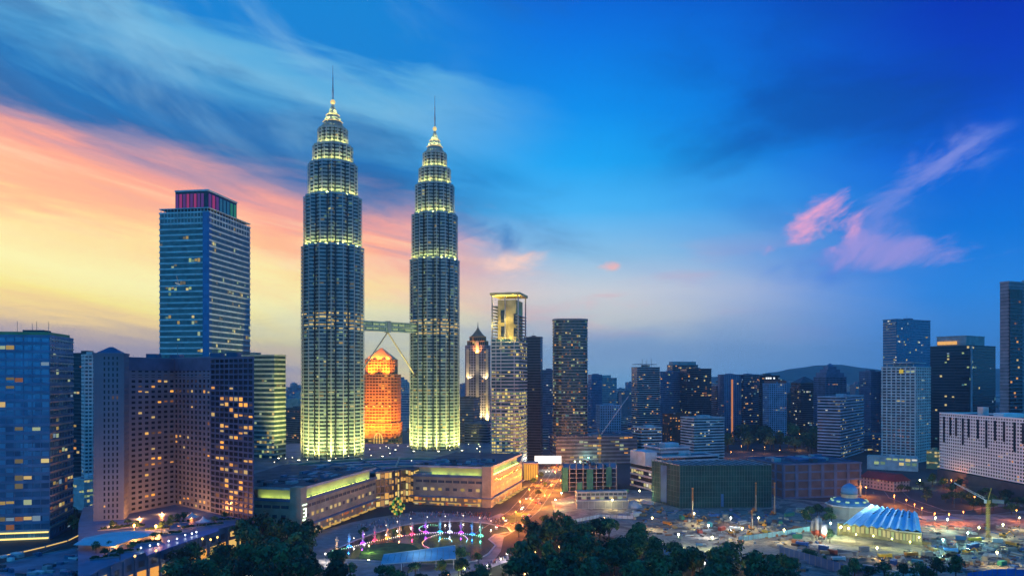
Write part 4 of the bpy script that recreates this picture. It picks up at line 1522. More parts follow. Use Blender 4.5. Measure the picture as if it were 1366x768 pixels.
MB().lathe([(6, z_), (5, z_ + 2.5), (2, z_ + 4.5), (.2, z_ + 6)], 12, (cc.x, cc.y)).build('dome', C_BLUE, o)
# ribbon office tower
block('ribbon_office', 'white ribbed office tower with even floor ribbons and a flat roof', 'office tower', 1121, 1046, 52, 1091, 1152, 530, fh=4.2, sp=1.9, proud=.5, bay=3.2, core=G_DARK, clad=mat('lilac_white_paint', (.56, .54, .62)), lit=.09, lm=YEL + COOL, nparts=40)
block('slim_blue_tower', 'slim blue tower close beside the white balconied condominium', 'tower', 1162, 1300, 20, 1159, 1179, 496, A=26, core=G_BLUE, clad=C_BLUE, pier=1, lit=.04, nparts=8)
# hotel slab; the light on its end ribs is put into their colour
o, poly, zt = block('banded_hotel', 'tall dark blue glass tower with a lit looking pinkish ribbed end bay, behind the white condominium', 'tower', 1196, 1260, 26, 1178, 1241, 426, fh=4.4, sp=1.1, proud=.4, core=G_BLUE, clad=C_BLUE, lit=.09, lm=YEL + COOL, nparts=40)
b = MB()
lf = poly[3] - poly[0]
for k in range(30):
    z = zt - 6 - k * 4.6
    b.cbox(poly[0] + lf * .5 - Vector((lf.y, -lf.x)).normalized() * -.0, 1.6, lf.length * .96, z, z + 1.7, math.atan2(-lf.x, lf.y))
b.build('lit_pink_rib_trim', mat('lit_pink_rib', (.5, .36, .36)), o)
# white balconied condominium
o, poly, zt = block('white_condominium', 'white condominium tower with stacked balconies and a framed roof', 'apartment tower', 1221, 1000, 42, 1177, 1240, 490, fh=3.9, sp=1.5, proud=1.3, bay=6.2, pier=1.3, core=C_GREY, clad=mat('warm_white_paint', (.8, .78, .74)), dark=G_WIN, lit=.05, lm=YEL, nparts=90)
MB().prism(sub(poly, 0, .9, .06, .96), zt + 6, zt + 7.2).build('roof_canopy', C_WHITE, o)
b = MB()
for v in (.1, .3, .5, .7, .9):
    b.cbox(poly[0].lerp(poly[3], v) + (poly[1] - poly[0]) * .1, 1, 1, zt, zt + 6)
b.build('roof_frame', C_WHITE, o)
e = MB().cbox(poly[0].lerp(poly[3], .42) - Vector((.8, 1.6)), 5, 1, zt - 7.5, zt - 2.5, math.radians(42 - 90)).build('yellow_lit_sign', emit('sign_yellow', (1, .75, .05), .5), o)
# dark glass tower with lit penthouse
o, poly, zt = block('dark_glass_tower', 'broad black glass tower with a lit penthouse and a pale vertical fin', 'tower', 1293, 1120, 34, 1241, 1328, 461, fh=4.3, sp=.6, proud=.25, bay=3.6, core=G_DARK, clad=C_DARK, lit=.06, lm=GRN[:2] + COOL[:2] + YEL[:1], nparts=50, plant=False)
facade(o, sub(poly, .1, .8, .15, .9), zt, zt + 15, fh=5, sp=1, proud=.5, bay=4, core=C_PALE, clad=C_PALE, lit=0, nparts=0, plant=False, body='penthouse_wall')
for v in (.42, .55, .68, .8):
    q = poly[0].lerp(poly[3], v)
    q = q + (poly[1] - poly[0]) * .07
    e = MB().cbox(q, 6.8, .8, zt + 3, zt + 8, math.radians(34 - 90)).build('penthouse_window', emit('penthouse_gold', (1, .5, .12), .9), o)
b = MB()
b.cbox(poly[0].lerp(poly[1], .06) - Vector((0, 1)), 2.4, 2, 0, zt - 5, math.radians(34))
b.build('pale_fin', mat('pale_fin_cladding', (.42, .4, .46)), o)
# tower at the edge
o, poly, zt = block('slab_skyscraper', 'tall slab skyscraper with pale side walls and a dark glazed slot, edge of the view', 'skyscraper', 1346, 860, 24, 1334, 1400, 376, fh=4.0, sp=1.0, proud=.3, bay=3.6, core=C_GREY, clad=mat('pale_violet_wall', (.36, .34, .40)), dark=None, lit=.0, nparts=4)
d = poly[0] - poly[3]
b = MB()
slot0, slot1 = poly[0].lerp(poly[1], .0), poly[0].lerp(poly[1], .3)
dv = (poly[1] - poly[0]).normalized()
nv = Vector((dv.y, -dv.x))
an_ = math.atan2(dv.y, dv.x)
MB().cbox((slot0 + slot1) / 2 + nv * .2, (slot1 - slot0).length, 2.2, 20, zt - 8, an_).build('glazed_slot', G_DARK, o)
b = MB()
wl = []
for k in range(44):
    z = 22 + k * 4.2
    if z > zt - 12:
        break
    b.cbox((slot0 + slot1) / 2 + nv * .9, (slot1 - slot0).length, 1.8, z, z + .8, an_)
    if R.random() < .3:
        q = slot0.lerp(slot1, R.random() * .7) + nv * 1.4
        wl.append((q.x, q.y, z + 1.2, an_, 3.2, 2.2, R.choice(AMBER)))
b.build('balcony_trim', C_GREY, o)
put_windows(o, wl, 40)
# white grid slab with many windows
o, poly, zt = block('white_apartment_slab', 'wide white apartment slab with a dense grid of dark windows at the edge of the view', 'apartment block', 1400, 649, 3, 1254, 1460, 562, fh=3.1, sp=1.35, proud=.35, bay=3.55, pier=1.25, core=C_WHITE, clad=mat('clean_white_paint', (.9, .9, .9), noise=.06),
                    dark=G_WIN, lit=.035, lm=AMBER + YEL[:1], nparts=100, z0=17)
MB().prism(offset(poly, 2.0), 0, 15.9).build('podium_wall', C_DARK, o)
lf = poly[3] - poly[0]
nl = Vector((-lf.y, lf.x)).normalized()
if nl.dot(o.location.xy + poly[0]) > 0:
    nl = -nl
b = MB()
for k, v in enumerate((.06, .14, .2, .27, .36, .44, .52, .6, .69, .75, .82, .88, .95)):
    b.cbox(poly[0] + lf * v + nl * .5, 2.6, .7, zt - (22 if k % 3 else 30), zt - 3, math.atan2(lf.y, lf.x))
b.build('dark_slot_panelling', G_DARK, o)
MB().cbox(poly[0] + lf * .63 - nl * 8, 8, 6, zt, zt + 9, math.atan2(lf.y, lf.x)).build('lift_room', C_WHITE, o)
# low buildings at its foot
block('low_terrace', 'low white terrace with lit garage bays at the foot of the white condominium', 'building', 1224, 905, 60, 1157, 1226, 612, B=16, fh=5, sp=1.4, bay=6.5, pier=1.6, core=C_WHITE, clad=C_WHITE, lit=1.2, lm=[GRN[0], GRN[1], YEL[0], COOL[2]], nparts=30)
block('lit_block', 'small yellow lit block between the condominium and the white slab', 'building', 1250, 930, 40, 1236, 1256, 602, B=14, fh=4.2, sp=1.5, core=mat('yellow_render', (.5, .42, .2)), clad=mat('yellow_trim', (.5, .42, .2)), lit=1.3, lm=[YEL[0], YEL[1], GRN[2]], nparts=20)
# apartment house with a red roof
C_, poly, A, B = rect(1192, 742, 22, 1148, 1213)
o = thing('red_roof_house', 'long pale apartment house with a red hipped roof, lit orange by street lamps', 'house', (C_.x, C_.y, 0))
zt = zof(642, 742)
facade(o, poly, 0, zt, fh=3.4, sp=1.4, proud=.15, bay=4.2, pier=2.4, core=mat('pink_render', (.5, .4, .38)), clad=mat('pink_render_trim', (.52, .42, .40)), dark=G_WIN, lit=.06, lm=AMBER, nparts=60, parapet=0, plant=False)
e1, e2 = offset(poly, 1.2), sub(poly, .3, .7, .08, .92)
MB().prism(e1, zt, zt + 6.5, poly1=e2).build('roof', mat('red_roof_tile', (.2, .03, .03), .7), o)
# dark blue civic block
o, poly, zt = block('civic_block', 'low dark blue office block with a framed grid facade behind the netted site', 'office block', 1045, 700, 12, 1013, 1148, 620, A=62, fh=6.4, sp=1.6, bay=13, pier=3.2, proud=.8, core=C_DARK, clad=mat('deep_blue_wall', (.05, .12, .24)), lit=.02, lm=GRN[:1], nparts=10)
for k in range(12):
    c_ = poly[0] + (poly[1] - poly[0]) * R.uniform(.1, .9) + (poly[3] - poly[0]) * R.uniform(.15, .9)
    MB().cbox(c_, R.uniform(3, 10), R.uniform(3, 8), zt, zt + R.uniform(1.2, 3.5), math.radians(12)).build('roof_plant', R.choice((C_BLUE, C_PALE, C_DARK)), o)
# netted building
C_, poly, A, B = rect(907, 650, 3, 890, 1029)
o = thing('netted_building', 'broad building shell wrapped in green scaffold netting with a slatted roof', 'building', (C_.x, C_.y, 0))
zt = zof(621, 650)
NET = mat('green_netting', (.012, .065, .075), .85, noise=.35, scale=.1)
poly = [poly[0], poly[1], poly[1] + Vector((-9, 38)), poly[0] + Vector((-17, 38))]
MB().prism(poly, 0, zt, 0, 1).build('netting_wall', [NET, C_DARK], o)
b = MB()
for i, n_ in ((0, 34), (3, 10)):
    a, c_ = poly[i], poly[(i + 1) % 4]
    d = (c_ - a).normalized()
    nr = Vector((d.y, -d.x))
    for k in range(n_ + 1):
        b.cbox(a.lerp(c_, k / n_) + nr * .35, .25, .25, 0, zt + 1.6, math.atan2(d.y, d.x))
    for k in range(9):
        b.cbox((a + c_) / 2 + nr * .38, (c_ - a).length, .2, zt * k / 8, zt * k / 8 + .22, math.atan2(d.y, d.x))
b.build('scaffold_lattice', mat('scaffold_tube', (.07, .13, .14), .5, .3), o)
b = MB()
for k in range(13):
    u = k / 12
    p, q = poly[0].lerp(poly[1], u), poly[3].lerp(poly[2], u)
    b.bar((p.x, p.y, zt + .5), (q.x, q.y, zt + 1.2), .35, 0, 4)
b.build('roof_rafter_lattice', C_PALE, o)
for (i, f, w_, m) in ((3, .45, 9, mat('blue_sheet', (.03, .12, .3))), (0, .46, 2.2, bpy.data.materials['blue_sheet'] if 'blue_sheet' in bpy.data.materials else C_BLUE)):
    a, c_ = poly[i], poly[(i + 1) % 4]
    d = (c_ - a).normalized()
    nr = Vector((d.y, -d.x))
    MB().cbox(a.lerp(c_, f) + nr * .5, w_, .3, 1 if i == 0 else 2, (12 if i == 0 else zt - 2), math.atan2(d.y, d.x)).build('blue_sheet_panel', m, o)
MB().cbox(poly[1].lerp(poly[2], .3), 5, 1, 12, 14, 0).build('lit_notice', emit('notice_gold', (1, .7, .25), .5), o)
# white ribboned podium behind it
WB = mat('cool_white_paint', (.5, .55, .6), noise=.2)
C_, poly, A, B = rect(876, 742, 20, 842, 966)
for nm, z0, z1, ins, lb in (('low_complex', 0, 22, 0, ''),):
    o = thing('ribboned_complex', 'stepped low complex with white roof ribbons behind the netted building', 'complex', (C_.x, C_.y, 0))
    facade(o, poly, 0, 24, fh=6, sp=1.8, proud=.9, bay=5, core=G_DARK, clad=WB, lit=.22, lm=[COOL[2], GRN[2]], nparts=40, body='lower_wall')
    facade(o, sub(poly, .12, .95, .1, .62), 24, 33, fh=4.5, sp=1.8, proud=.9, bay=5, core=G_DARK, clad=WB, lit=.08, lm=COOL, nparts=20, body='upper_wall')
    facade(o, sub(poly, .18, .6, .3, .95), 24, 41, fh=4.2, sp=1.6, proud=.7, bay=5, core=C_GREY, clad=WB, lit=.05, lm=COOL, nparts=12, body='penthouse_wall')
    MB().prism(sub(poly, -.05, .12, .3, .9), 24, 38).build('stair_tower', WB, o)
block('stepped_white_block', 'white terraced block with an amber lit stair column', 'building', 856, 1010, 20, 850, 882, 571, A=24, fh=3.8, sp=1.8, proud=.8, core=G_DARK, clad=C_WHITE, lit=.35, lm=COOL[2:] + AMBER[1:2] + YEL[1:2], nparts=20)
block('brown_block', 'dark brown block with small orange windows between two white buildings', 'building', 893, 1060, 16, 891, 922, 553, A=20, fh=3.6, sp=1.9, pier=2.2, bay=4.2, core=C_BROWN, clad=C_BROWN, lit=.45, lm=AMBER[1:2] + AMBER[:1], nparts=30)
block('ribbon_block', 'white ribbon balconied block at the edge of the dark tree belt', 'building', 926, 985, 20, 920, 965, 558, A=30, fh=3.7, sp=1.9, proud=1.0, core=G_DARK, clad=mat('soft_white_paint', (.52, .55, .58)), lit=.1, lm=COOL + YEL[:1], nparts=24)
# long low decks beyond the road
block('low_deck', 'long low parking deck with strings of lights beyond the tower crane', 'building', 742, 985, 8, 700, 850, 583, A=40, fh=5, sp=2.2, core=C_DARK, clad=C_GREY, lit=.3, lm=YEL + AMBER[:1], bay=6, nparts=20)
block('low_deck', 'wide blue roofed low hall in front of the gridded block', 'building', 800, 1040, 10, 790, 868, 580, A=40, fh=6, sp=3, core=C_BLUE, clad=C_BLUE, lit=.15, lm=COOL, bay=6, nparts=10)
C_ = G(716, 618)
o = thing('lit_billboard', 'big bright white screen standing at the far end of the boulevard', 'billboard', (wp(731, 930).x, 930, 0))
MB().box(-17, 17, 0, 1.2, 6.5, 17).build('screen_frame', STEEL, o)
MB().box(-16.5, 16.5, -.25, -.05, 7, 16.5).build('screen', emit('screen_white', (1, .97, .86), 1.8), o)
for x in (-12, 0, 12):
    MB().bar((x, .6, 0), (x, .6, 6.6), .4, 0, 6).build('post', STEEL, o)
light('AREA', (0, -2, 12), (1, .95, .8), 9000, 16, o, aim=(0, -1, -.3))
# row of lit columns by the mall end
o = thing('lit_colonnade', 'glowing yellow colonnade facing the boulevard behind the mall', 'building', (wp(707, 830).x, 830, 0))
MB().box(-7, 9, 1.5, 16, 0, 18).build('wall', mat('ochre_wall', (.4, .3, .12)), o)
for k in range(6):
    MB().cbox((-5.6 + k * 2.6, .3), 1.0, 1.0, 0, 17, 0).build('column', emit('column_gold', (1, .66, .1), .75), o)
MB().box(-7.6, 9.6, -.4, 16.4, 18.0, 19).build('roof', C_PALE, o)
# concrete frame under construction, netted sides
C_, poly, A, B = rect(750, 745, 6, 744, 823)
o = thing('building_frame', 'half built concrete frame with green netting beside the boulevard', 'building', (C_.x, C_.y, 0))
poly = [poly[0], poly[1], poly[1] + Vector((6, 46)), poly[0] + Vector((4, 46))]
b = MB()
for k in range(6):
    b.prism(poly, 4.4 * k, 4.4 * k + .6)
b.build('floor_slab_decking', C_GREY, o)
b = MB()
for u in [k / 8 for k in range(9)]:
    for v in (0.02, .34, .68, .98):
        c_ = poly[0].lerp(poly[1], u * .98 + .01).lerp(poly[3].lerp(poly[2], u * .98 + .01), v)
        b.cbox(c_, .9, .9, .6, 25.5 + (R.random() * 2))
b.build('column_frame', mat('raw_concrete', (.22, .2, .19)), o)
for (u0, u1, z0, z1) in ((0, .1, 0, 24), (.44, .56, 0, 22), (.8, .9, 4, 24), (.27, .36, 0, 9)):
    p, q = poly[0].lerp(poly[1], u0), poly[0].lerp(poly[1], u1)
    d = (q - p).normalized()
    nr = Vector((d.y, -d.x))
    MB().cbox((p + q) / 2 + nr * .6, (q - p).length, .15, z0, z1, math.atan2(d.y, d.x)).build('netting_panel', mat('teal_netting', (.03, .15, .13), .9) if 'teal_netting' not in bpy.data.materials else bpy.data.materials['teal_netting'], o)
MB().cbox(poly[0].lerp(poly[3], .5) + Vector((-.6, 0)), .2, 44, 0, 25, math.atan2(4, 46) * -1).build('netting_panel', bpy.data.materials['teal_netting'], o)
for k in range(22):
    c_ = poly[0].lerp(poly[1], R.uniform(.05, .95)).lerp(poly[3].lerp(poly[2], .5), R.uniform(.1, 1.3))
    MB().cbox(c_, R.uniform(1, 5), R.uniform(1, 4), 22.6, 22.6 + R.uniform(.5, 3), R.random() * 3).build('formwork_panel', R.choice((C_BROWN, C_GREY, C_BEIGE, NET, C_BLUE)), o)

# ------------------------------------------------------------------ far city
def far_tower(px0, px1, pyt, Y, style, group, label):
    w_ = (px1 - px0) / 1000 * Y
    q = wp((px0 + px1) / 2, Y)
    o = thing('tower_block', label, 'building', (q.x, q.y, 0), group)
    a = R.uniform(-.3, .3)
    dp = R.uniform(14, 26)
    z = zof(pyt, Y)
    b = MB().cbox((0, dp / 2), w_, dp, 0, z, a)
    b.build('wall', style, o)
    cl = MB()
    n_ = max(2, int(z / 5))
    for k in range(n_):
        cl.cbox((0, dp / 2), w_ + .8, dp + .8, z * k / n_, z * k / n_ + 1.9, a)
    cl.cbox((R.uniform(-.15, .15) * w_, dp / 2), w_ * R.uniform(.3, .7), dp * .6, z, z + R.uniform(2, 7), a)
    cl.build('floor_cladding', R.choice((C_GREY, C_BLUE, C_PALE, C_DARK)), o)
    wins = []
    for k in range(n_):
        for j in range(int(w_ / 3.5)):
            if R.random() < .07:
                x = -w_ / 2 + 1 + j * 3.5
                wins.append((x * math.cos(a) + (dp / 2) * math.sin(a) * 0 + math.sin(a) * 0, x * math.sin(a) + dp / 2 - dp / 2 / max(.8, math.cos(a)) - .9, z * k / n_ + 2.1, a, 2.6, 2.4, R.choice(MIXED)))
    put_windows(o, wins, 4)
    return o


FL = 'hazy far tower block standing among the low city towards the horizon'
STY = [G_BLUE, G_DARK, C_GREY, C_BLUE, C_PALE]
for i in range(190):
    px = R.choice((R.uniform(786, 850), R.uniform(820, 1000), R.uniform(940, 1240), R.uniform(1100, 1250), R.uniform(1120, 1170), R.uniform(615, 660), R.uniform(380, 402), R.uniform(530, 548), R.uniform(702, 740)))
    Y = R.choice((R.uniform(1550, 2400), R.uniform(2200, 3800), R.uniform(3500, 5000)))
    wpx = R.uniform(16, 34) / Y * 1000
    top = HY + (112 - R.choice((R.uniform(22, 60), R.uniform(45, 90), R.uniform(60, 112)))) / Y * 1000
    far_tower(px - wpx / 2, px + wpx / 2, top, Y, R.choice(STY), 'hazy far tower blocks', FL)
for i in range(56):
    px = R.choice((R.uniform(786, 860), R.uniform(900, 1060), R.uniform(1040, 1180)))
    Y = R.uniform(1750, 3000)
    wpx = R.uniform(22, 44) / Y * 1000
    far_tower(px - wpx / 2, px + wpx / 2, HY + (112 - R.uniform(60, 116)) / Y * 1000, Y, R.choice((C_PALE, C_GREY, C_BLUE, G_TEAL)), 'hazy far tower blocks', FL)
# low town beyond, as one mass
lt = MB()
for i in range(1500):
    px = R.uniform(320, 1420)
    Y = R.uniform(1500, 5200) if px > 700 else R.uniform(1350, 4500)
    q = wp(px, Y)
    lt.cbox(q, R.uniform(8, 26), R.uniform(8, 20), 0, R.uniform(4, 16), R.random() * 3, R.randrange(4))
o = lt.build('low_town', [C_GREY, C_DARK, C_PALE, C_BROWN])
tag(o, 'sea of low roofs of the far town fading into the evening haze', None, None, 'stuff')
ll = MB()
ms = [emit('far_amber', (1, .45, .12), 1.6), emit('far_white', (.9, .95, 1), 1.1), emit('far_yellow', (1, .75, .3), 1.5)]
for i in range(620):
    px = R.choice((R.uniform(690, 1250), R.uniform(380, 405), R.uniform(528, 560), R.uniform(1000, 1250)))
    Y = R.uniform(1300, 4800)
    q = wp(px, Y)
    s_ = Y / 1000 * .3
    z = R.uniform(5, 20)
    ll.lathe([(.01, z - s_), (s_, z), (.01, z + s_)], 5, (q.x, q.y), R.randrange(3))
o = ll.build('town_lights', ms)
tag(o, 'scattered small lights of the far town', None, None, 'stuff')

MR = (('grey', C_GREY, 'flat roofed grey mid rise block of the inner city beyond the building site'), ('pale', C_PALE, 'pale mid rise block of the inner city beyond the building site'), ('blue', C_BLUE, 'blue grey mid rise block of the inner city beyond the building site'))
for i in range(64):
    px = R.choice((R.uniform(700, 860), R.uniform(940, 1100), R.uniform(1055, 1180), R.uniform(1130, 1260), R.uniform(780, 860)))
    Y = R.uniform(1120, 1700)
    if 960 < px < 1100 and Y < 1420:
        Y = R.uniform(1450, 1800)
    hgt = R.uniform(12, 34)
    wd = R.uniform(22, 60)
    C__, poly_, _, _ = rect(px, Y, R.uniform(8, 30), A=R.uniform(14, 30), B=wd)
    nm, m_, lb = R.choice(MR)
    o = thing('midrise_block', lb, 'building', (C__.x, C__.y, 0), nm + ' mid rise blocks of the inner city')
    facade(o, poly_, 0, hgt, fh=3.8, sp=1.7, proud=.5, bay=3.6, core=R.choice((G_DARK, G_BLUE, G_TEAL)), clad=m_, lit=.22, lm=MIXED, nparts=6)

# ------------------------------------------------------------------ mosque
p = G(1133, 689)
o = thing('mosque', 'mosque with a blue dome and a pleated pale blue roof', 'mosque', (p.x, p.y, 0))
BLUEM = mat('dome_blue', (.10, .26, .46), .45, noise=.15)
DSK = mat('dome_tile', (.06, .17, .3), .4, noise=.3)
oc = [Vector((21 * math.cos(t), 19 * math.sin(t))) for t in [math.pi / 8 + k * math.pi / 4 for k in range(8)]]
MB().prism(oc, 0, 12, 0, 1).build('hall_wall', [C_BEIGE, BLUEM], o)
MB().prism(offset(oc, 1.6), 12, 13.2).build('hall_cornice', C_WHITE, o)
b = MB()
b.lathe([(20.5, 13.2), (18.5, 15.2), (14.5, 17.6), (10, 19.2), (7.6, 19.6)], 32)
b.build('lower_dome', DSK, o, True)
for k in range(12):
    t0 = 2 * math.pi * k / 12
    c_ = Vector((16.5 * math.cos(t0), 16.5 * math.sin(t0)))
    MB().cbox(c_, 1.4, 3.4, 15.2, 17.4, t0).build('dormer_window', emit('dormer_glow', (.55, 1, .6), .6) if 'dormer_glow' not in bpy.data.materials else bpy.data.materials['dormer_glow'], o)
MB().lathe([(7.6, 19.4), (7.6, 22.0), (8.2, 22.2), (8.2, 23)], 24).build('dome_drum', C_BEIGE, o)
MB().lathe([(7.4, 23), (7.9, 25), (7.8, 27), (6.6, 29.6), (4.4, 31.6), (1.8, 32.9), (.2, 33.4)], 24).build('main_dome', BLUEM, o, True)
MB().bar((0, 0, 33.2), (0, 0, 37), .2, 0, 5, .05).build('finial', C_METAL, o)
for ch in o.children:
    ch.scale = (.82, .82, .82)
    ch.location = ch.location * .82
# prayer court roof: wide pleats falling towards the site
ROOFB = mat('pale_blue_roof', (.36, .66, .84), .5, noise=.12)
r = MB()
L_ = p.xy
tl, tr = G(1160, 673, 17).xy - L_, G(1224, 683, 17).xy - L_
bl, br = G(1124, 697, 10).xy - L_, G(1229, 707, 10).xy - L_
n_ = 9
rows = []
for k in range(2 * n_ + 1):
    f = k / (2 * n_)
    up = 1.0 if k % 2 else -1.0
    a, c_ = tl.lerp(tr, f), bl.lerp(br, f)
    rows.append(((a.x, a.y, 17 + up * .9), ((a.x + c_.x) / 2, (a.y + c_.y) / 2, 14.6 + up * .9), (c_.x, c_.y, 9.5 + up * .8)))
for i in range(2 * n_):
    for j in (0, 1):
        q = [rows[i][j + 1], rows[i + 1][j + 1], rows[i + 1][j], rows[i][j]]
        r.face(q)
        r.face([(x, y, z - .35) for x, y, z in q][::-1])
r.build('pleated_roof', ROOFB, o)
sk = MB()
for i in range(2, 8):
    for j in range(5):
        f0 = (i + .6) / n_
        g0 = .12 + j * .1
        a, c_ = tl.lerp(tr, f0), bl.lerp(br, f0)
        q = a.lerp(c_, g0)
        z = 17 - g0 * 4.8 + 1.15
        sk.cbox(q, 1.6, .9, z - .4, z, .6)
sk.build('skylight_panel', C_DARK, o)
# court wall with lit arches
wall_pts = [G(1118, 712), G(1160, 716), G(1200, 724), G(1230, 727)]
cw = [q.xy - L_ for q in wall_pts]
body = cw + [br + Vector((2, 6)), tr, tl, bl + Vector((-2, 4))]
MB().prism(body, 0, 8.6).build('court_wall', mat('court_stone', (.22, .2, .13), noise=.35, scale=.2), o)
for i in range(3):
    a, c_ = cw[i], cw[i + 1]
    d = (c_ - a).normalized()
    nr = Vector((d.y, -d.x))
    for k in range(7):
        q = a.lerp(c_, (k + .15) / 7) + nr * .06
        e = bpy.data.objects.new('arch_window', quad_mesh((c_ - a).length / 7 * .62, 4.4, GRN[2] if (k + i) % 3 else GRN[0]))
        COL.objects.link(e)
        e.parent = o
        e.location = (q.x, q.y, 2.4)
        e.rotation_euler = (0, 0, math.atan2(d.y, d.x))
    MB().prism([a + nr * .1, c_ + nr * .1, c_ + nr * 1.6, a + nr * 1.6][::-1], 8.0, 8.8).build('eave', C_PALE, o)
for (px, py) in ((1120, 703), (1142, 712), (1165, 714), (1190, 718), (1214, 722), (1226, 716)):
    lamp('wall_lamp', 'yellow green lamp along the court wall under the pleated mosque roof', px, py, 0, 7, (.9, .95, .25), 12, 3200, .5, 'lamps along the mosque wall')
q = G(1180, 703, 4)
light('AREA', (p.x * 0 + (G(1165, 690, 8).x - p.x), G(1165, 690, 8).y - p.y, 26), (.45, .75, 1), 17000, 10, MB().cbox((G(1165, 690, 8).x - p.x, G(1165, 690, 8).y - p.y), .6, .6, 26.3, 27).build('roof_flood', STEEL, o), aim=(0, 0, -1))

# ------------------------------------------------------------------ construction site
def silo(label, px, py, h):
    p = G(px, py)
    o = thing('cement_silo', label, 'silo', p, 'cement silos')
    MB().lathe([(.3, 3.2), (2.1, 5.4), (2.1, h * .52)], 14).build('lower_drum', mat('silo_red', (.45, .1, .05)) if 'silo_red' not in bpy.data.materials else bpy.data.materials['silo_red'], o, True)
    MB().lathe([(2.13, h * .52), (2.13, h), (.4, h + .8)], 14).build('upper_drum', C_PALE, o, True)
    for k in range(4):
        t_ = math.pi / 4 + k * math.pi / 2
        MB().bar((1.7 * math.cos(t_), 1.7 * math.sin(t_), 0), (1.7 * math.cos(t_), 1.7 * math.sin(t_), 5.6), .16, 0, 5).build('leg', STEEL, o)
    MB().box(-.9, .9, -.5, .5, h + .8, h + 1.8).build('filter_box', C_GREY, o)
    return o


silo('tallest of three red and white cement silos, the middle one', 1092, 722, 16)
silo('red and white cement silo on the side towards the netted building', 1086, 720, 13)
silo('red and white cement silo on the side towards the mosque', 1099, 724, 13)


def rig(label, px, py, h, lean=0.0):
    p = G(px, py)
    o = thing('piling_rig', label, 'piling rig', p, 'piling rigs')
    OR = bpy.data.materials.get('rig_orange') or mat('rig_orange', (.5, .2, .04), .5)
    b = MB()
    for s_ in (-1.3, 1.3):
        b.cbox((s_, 0), .8, 4.6, 0, 1.1)
    b.build('track', C_DARK, o)
    MB().cbox((0, .6), 2.6, 4.4, 1.1, 3.0).build('engine_house', OR, o)
    MB().cbox((-.7, -1.5), 1.1, 1.4, 3.0, 4.6).build('cab', C_GREY, o)
    m = MB()
    for s_ in (-.45, .45):
        m.bar((s_, -2.4, .6), (s_ * .8 + lean, -2.4, h), .14, 0, 4)
    k = 1.0
    while k < h - 1:
        m.bar((-.45, -2.4, k), (.45, -2.4, k + 1.2), .08, 0, 4)
        k += 1.3
    m.cbox((lean, -2.4), 1.2, .9, h, h + .9)
    m.build('mast_lattice', OR, o)
    MB().bar((0, 1.5, 3), (lean * .7, -2.3, h * .62), .13, 0, 4).build('back_stay', STEEL, o)
    MB().bar((lean * .6, -2.9, 1.5), (lean * .8, -2.9, h * .6), .3, 0, 6).build('drill_rod', C_METAL, o)


rig('tall orange piling rig standing by the corner of the netted building towards the boulevard', 881, 668, 25)
rig('slim orange piling rig in front of the middle of the netted building', 923, 691, 24)
rig('orange piling rig in front of the far end of the netted building', 1007, 682, 24)
rig('thick orange piling rig beside the civic block', 1032, 686, 26)
rig('short orange piling rig near the parked excavators', 1002, 706, 14)


def crane(label, px, py, h, jl, ang, lift):
    p = G(px, py)
    o = thing('tower_crane', label, 'crane', p)
    Yl = bpy.data.materials.get('crane_yellow') or mat('crane_yellow', (.5, .38, .08), .5)
    m = MB()
    for sx in (-.8, .8):
        for sy in (-.8, .8):
            m.bar((sx, sy, 0), (sx, sy, h), .16, 0, 4)
    k = 0.0
    while k < h - 1.6:
        for sy in (-.8, .8):
            m.bar((-.8, sy, k), (.8, sy, k + 1.7), .1, 0, 4)
        for sx in (-.8, .8):
            m.bar((sx, -.8, k + 1.7), (sx, .8, k), .1, 0, 4)
        k += 1.7
    m.build('mast_lattice', Yl, o)
    MB().cbox((0, 0), 3, 3, h, h + 2.4, ang).build('slewing_unit', Yl, o)
    ca, sa = math.cos(ang), math.sin(ang)
    d = Vector((ca * math.cos(lift), sa * math.cos(lift), math.sin(lift)))
    j = MB()
    b0 = Vector((ca * 1.5, sa * 1.5, h + 2))
    s = Vector((-sa, ca, 0)) * .7
    upv = Vector((0, 0, 1.6))
    e = b0 + d * jl
    pts = [b0 + s, b0 - s, b0 + upv]
    for q in pts:
        j.bar(q, e + (q - b0) * .3, .16, 0, 4)
    n_ = int(jl / 2.6)
    for i in range(n_):
        f0, f1 = i / n_, (i + 1) / n_
        for q, w_ in ((pts[0], pts[2]), (pts[1], pts[2]), (pts[0], pts[1])):
            j.bar(q + (e + (q - b0) * .3 - q) * f0, w_ + (e + (w_ - b0) * .3 - w_) * f1, .09, 0, 3)
    j.build('jib_lattice', C_WHITE, o)
    MB().bar((0, 0, h + 2.4), (-ca * 2, -sa * 2, h + 11), .3, 0, 5).build('top_mast', Yl, o)
    MB().bar((-ca * 2, -sa * 2, h + 11), tuple(b0 + d * jl * .85), .08, 0, 4).build('stay_cable', STEEL, o)
    MB().cbox((-ca * 6, -sa * 6), 7, 1.8, h + .6, h + 3, ang).build('counterweight', C_GREY, o)
    MB().bar(tuple(e), tuple(e + Vector((0, 0, -18))), .06, 0, 4).build('hoist_cable', STEEL, o)
    MB().cbox((ca * 1.4 - sa * 2, sa * 1.4 + ca * 2), 1.6, 1.6, h + .2, h + 2.6, ang).build('cab', C_WHITE, o)


crane('yellow tower crane with a long raised pale jib over the half built frame', 800, 622, 38, 62, .18, .93)
crane('thin dark tower crane standing at the edge of the site near the mosque road', 1318, 716, 24, 22, 2.5, .5)


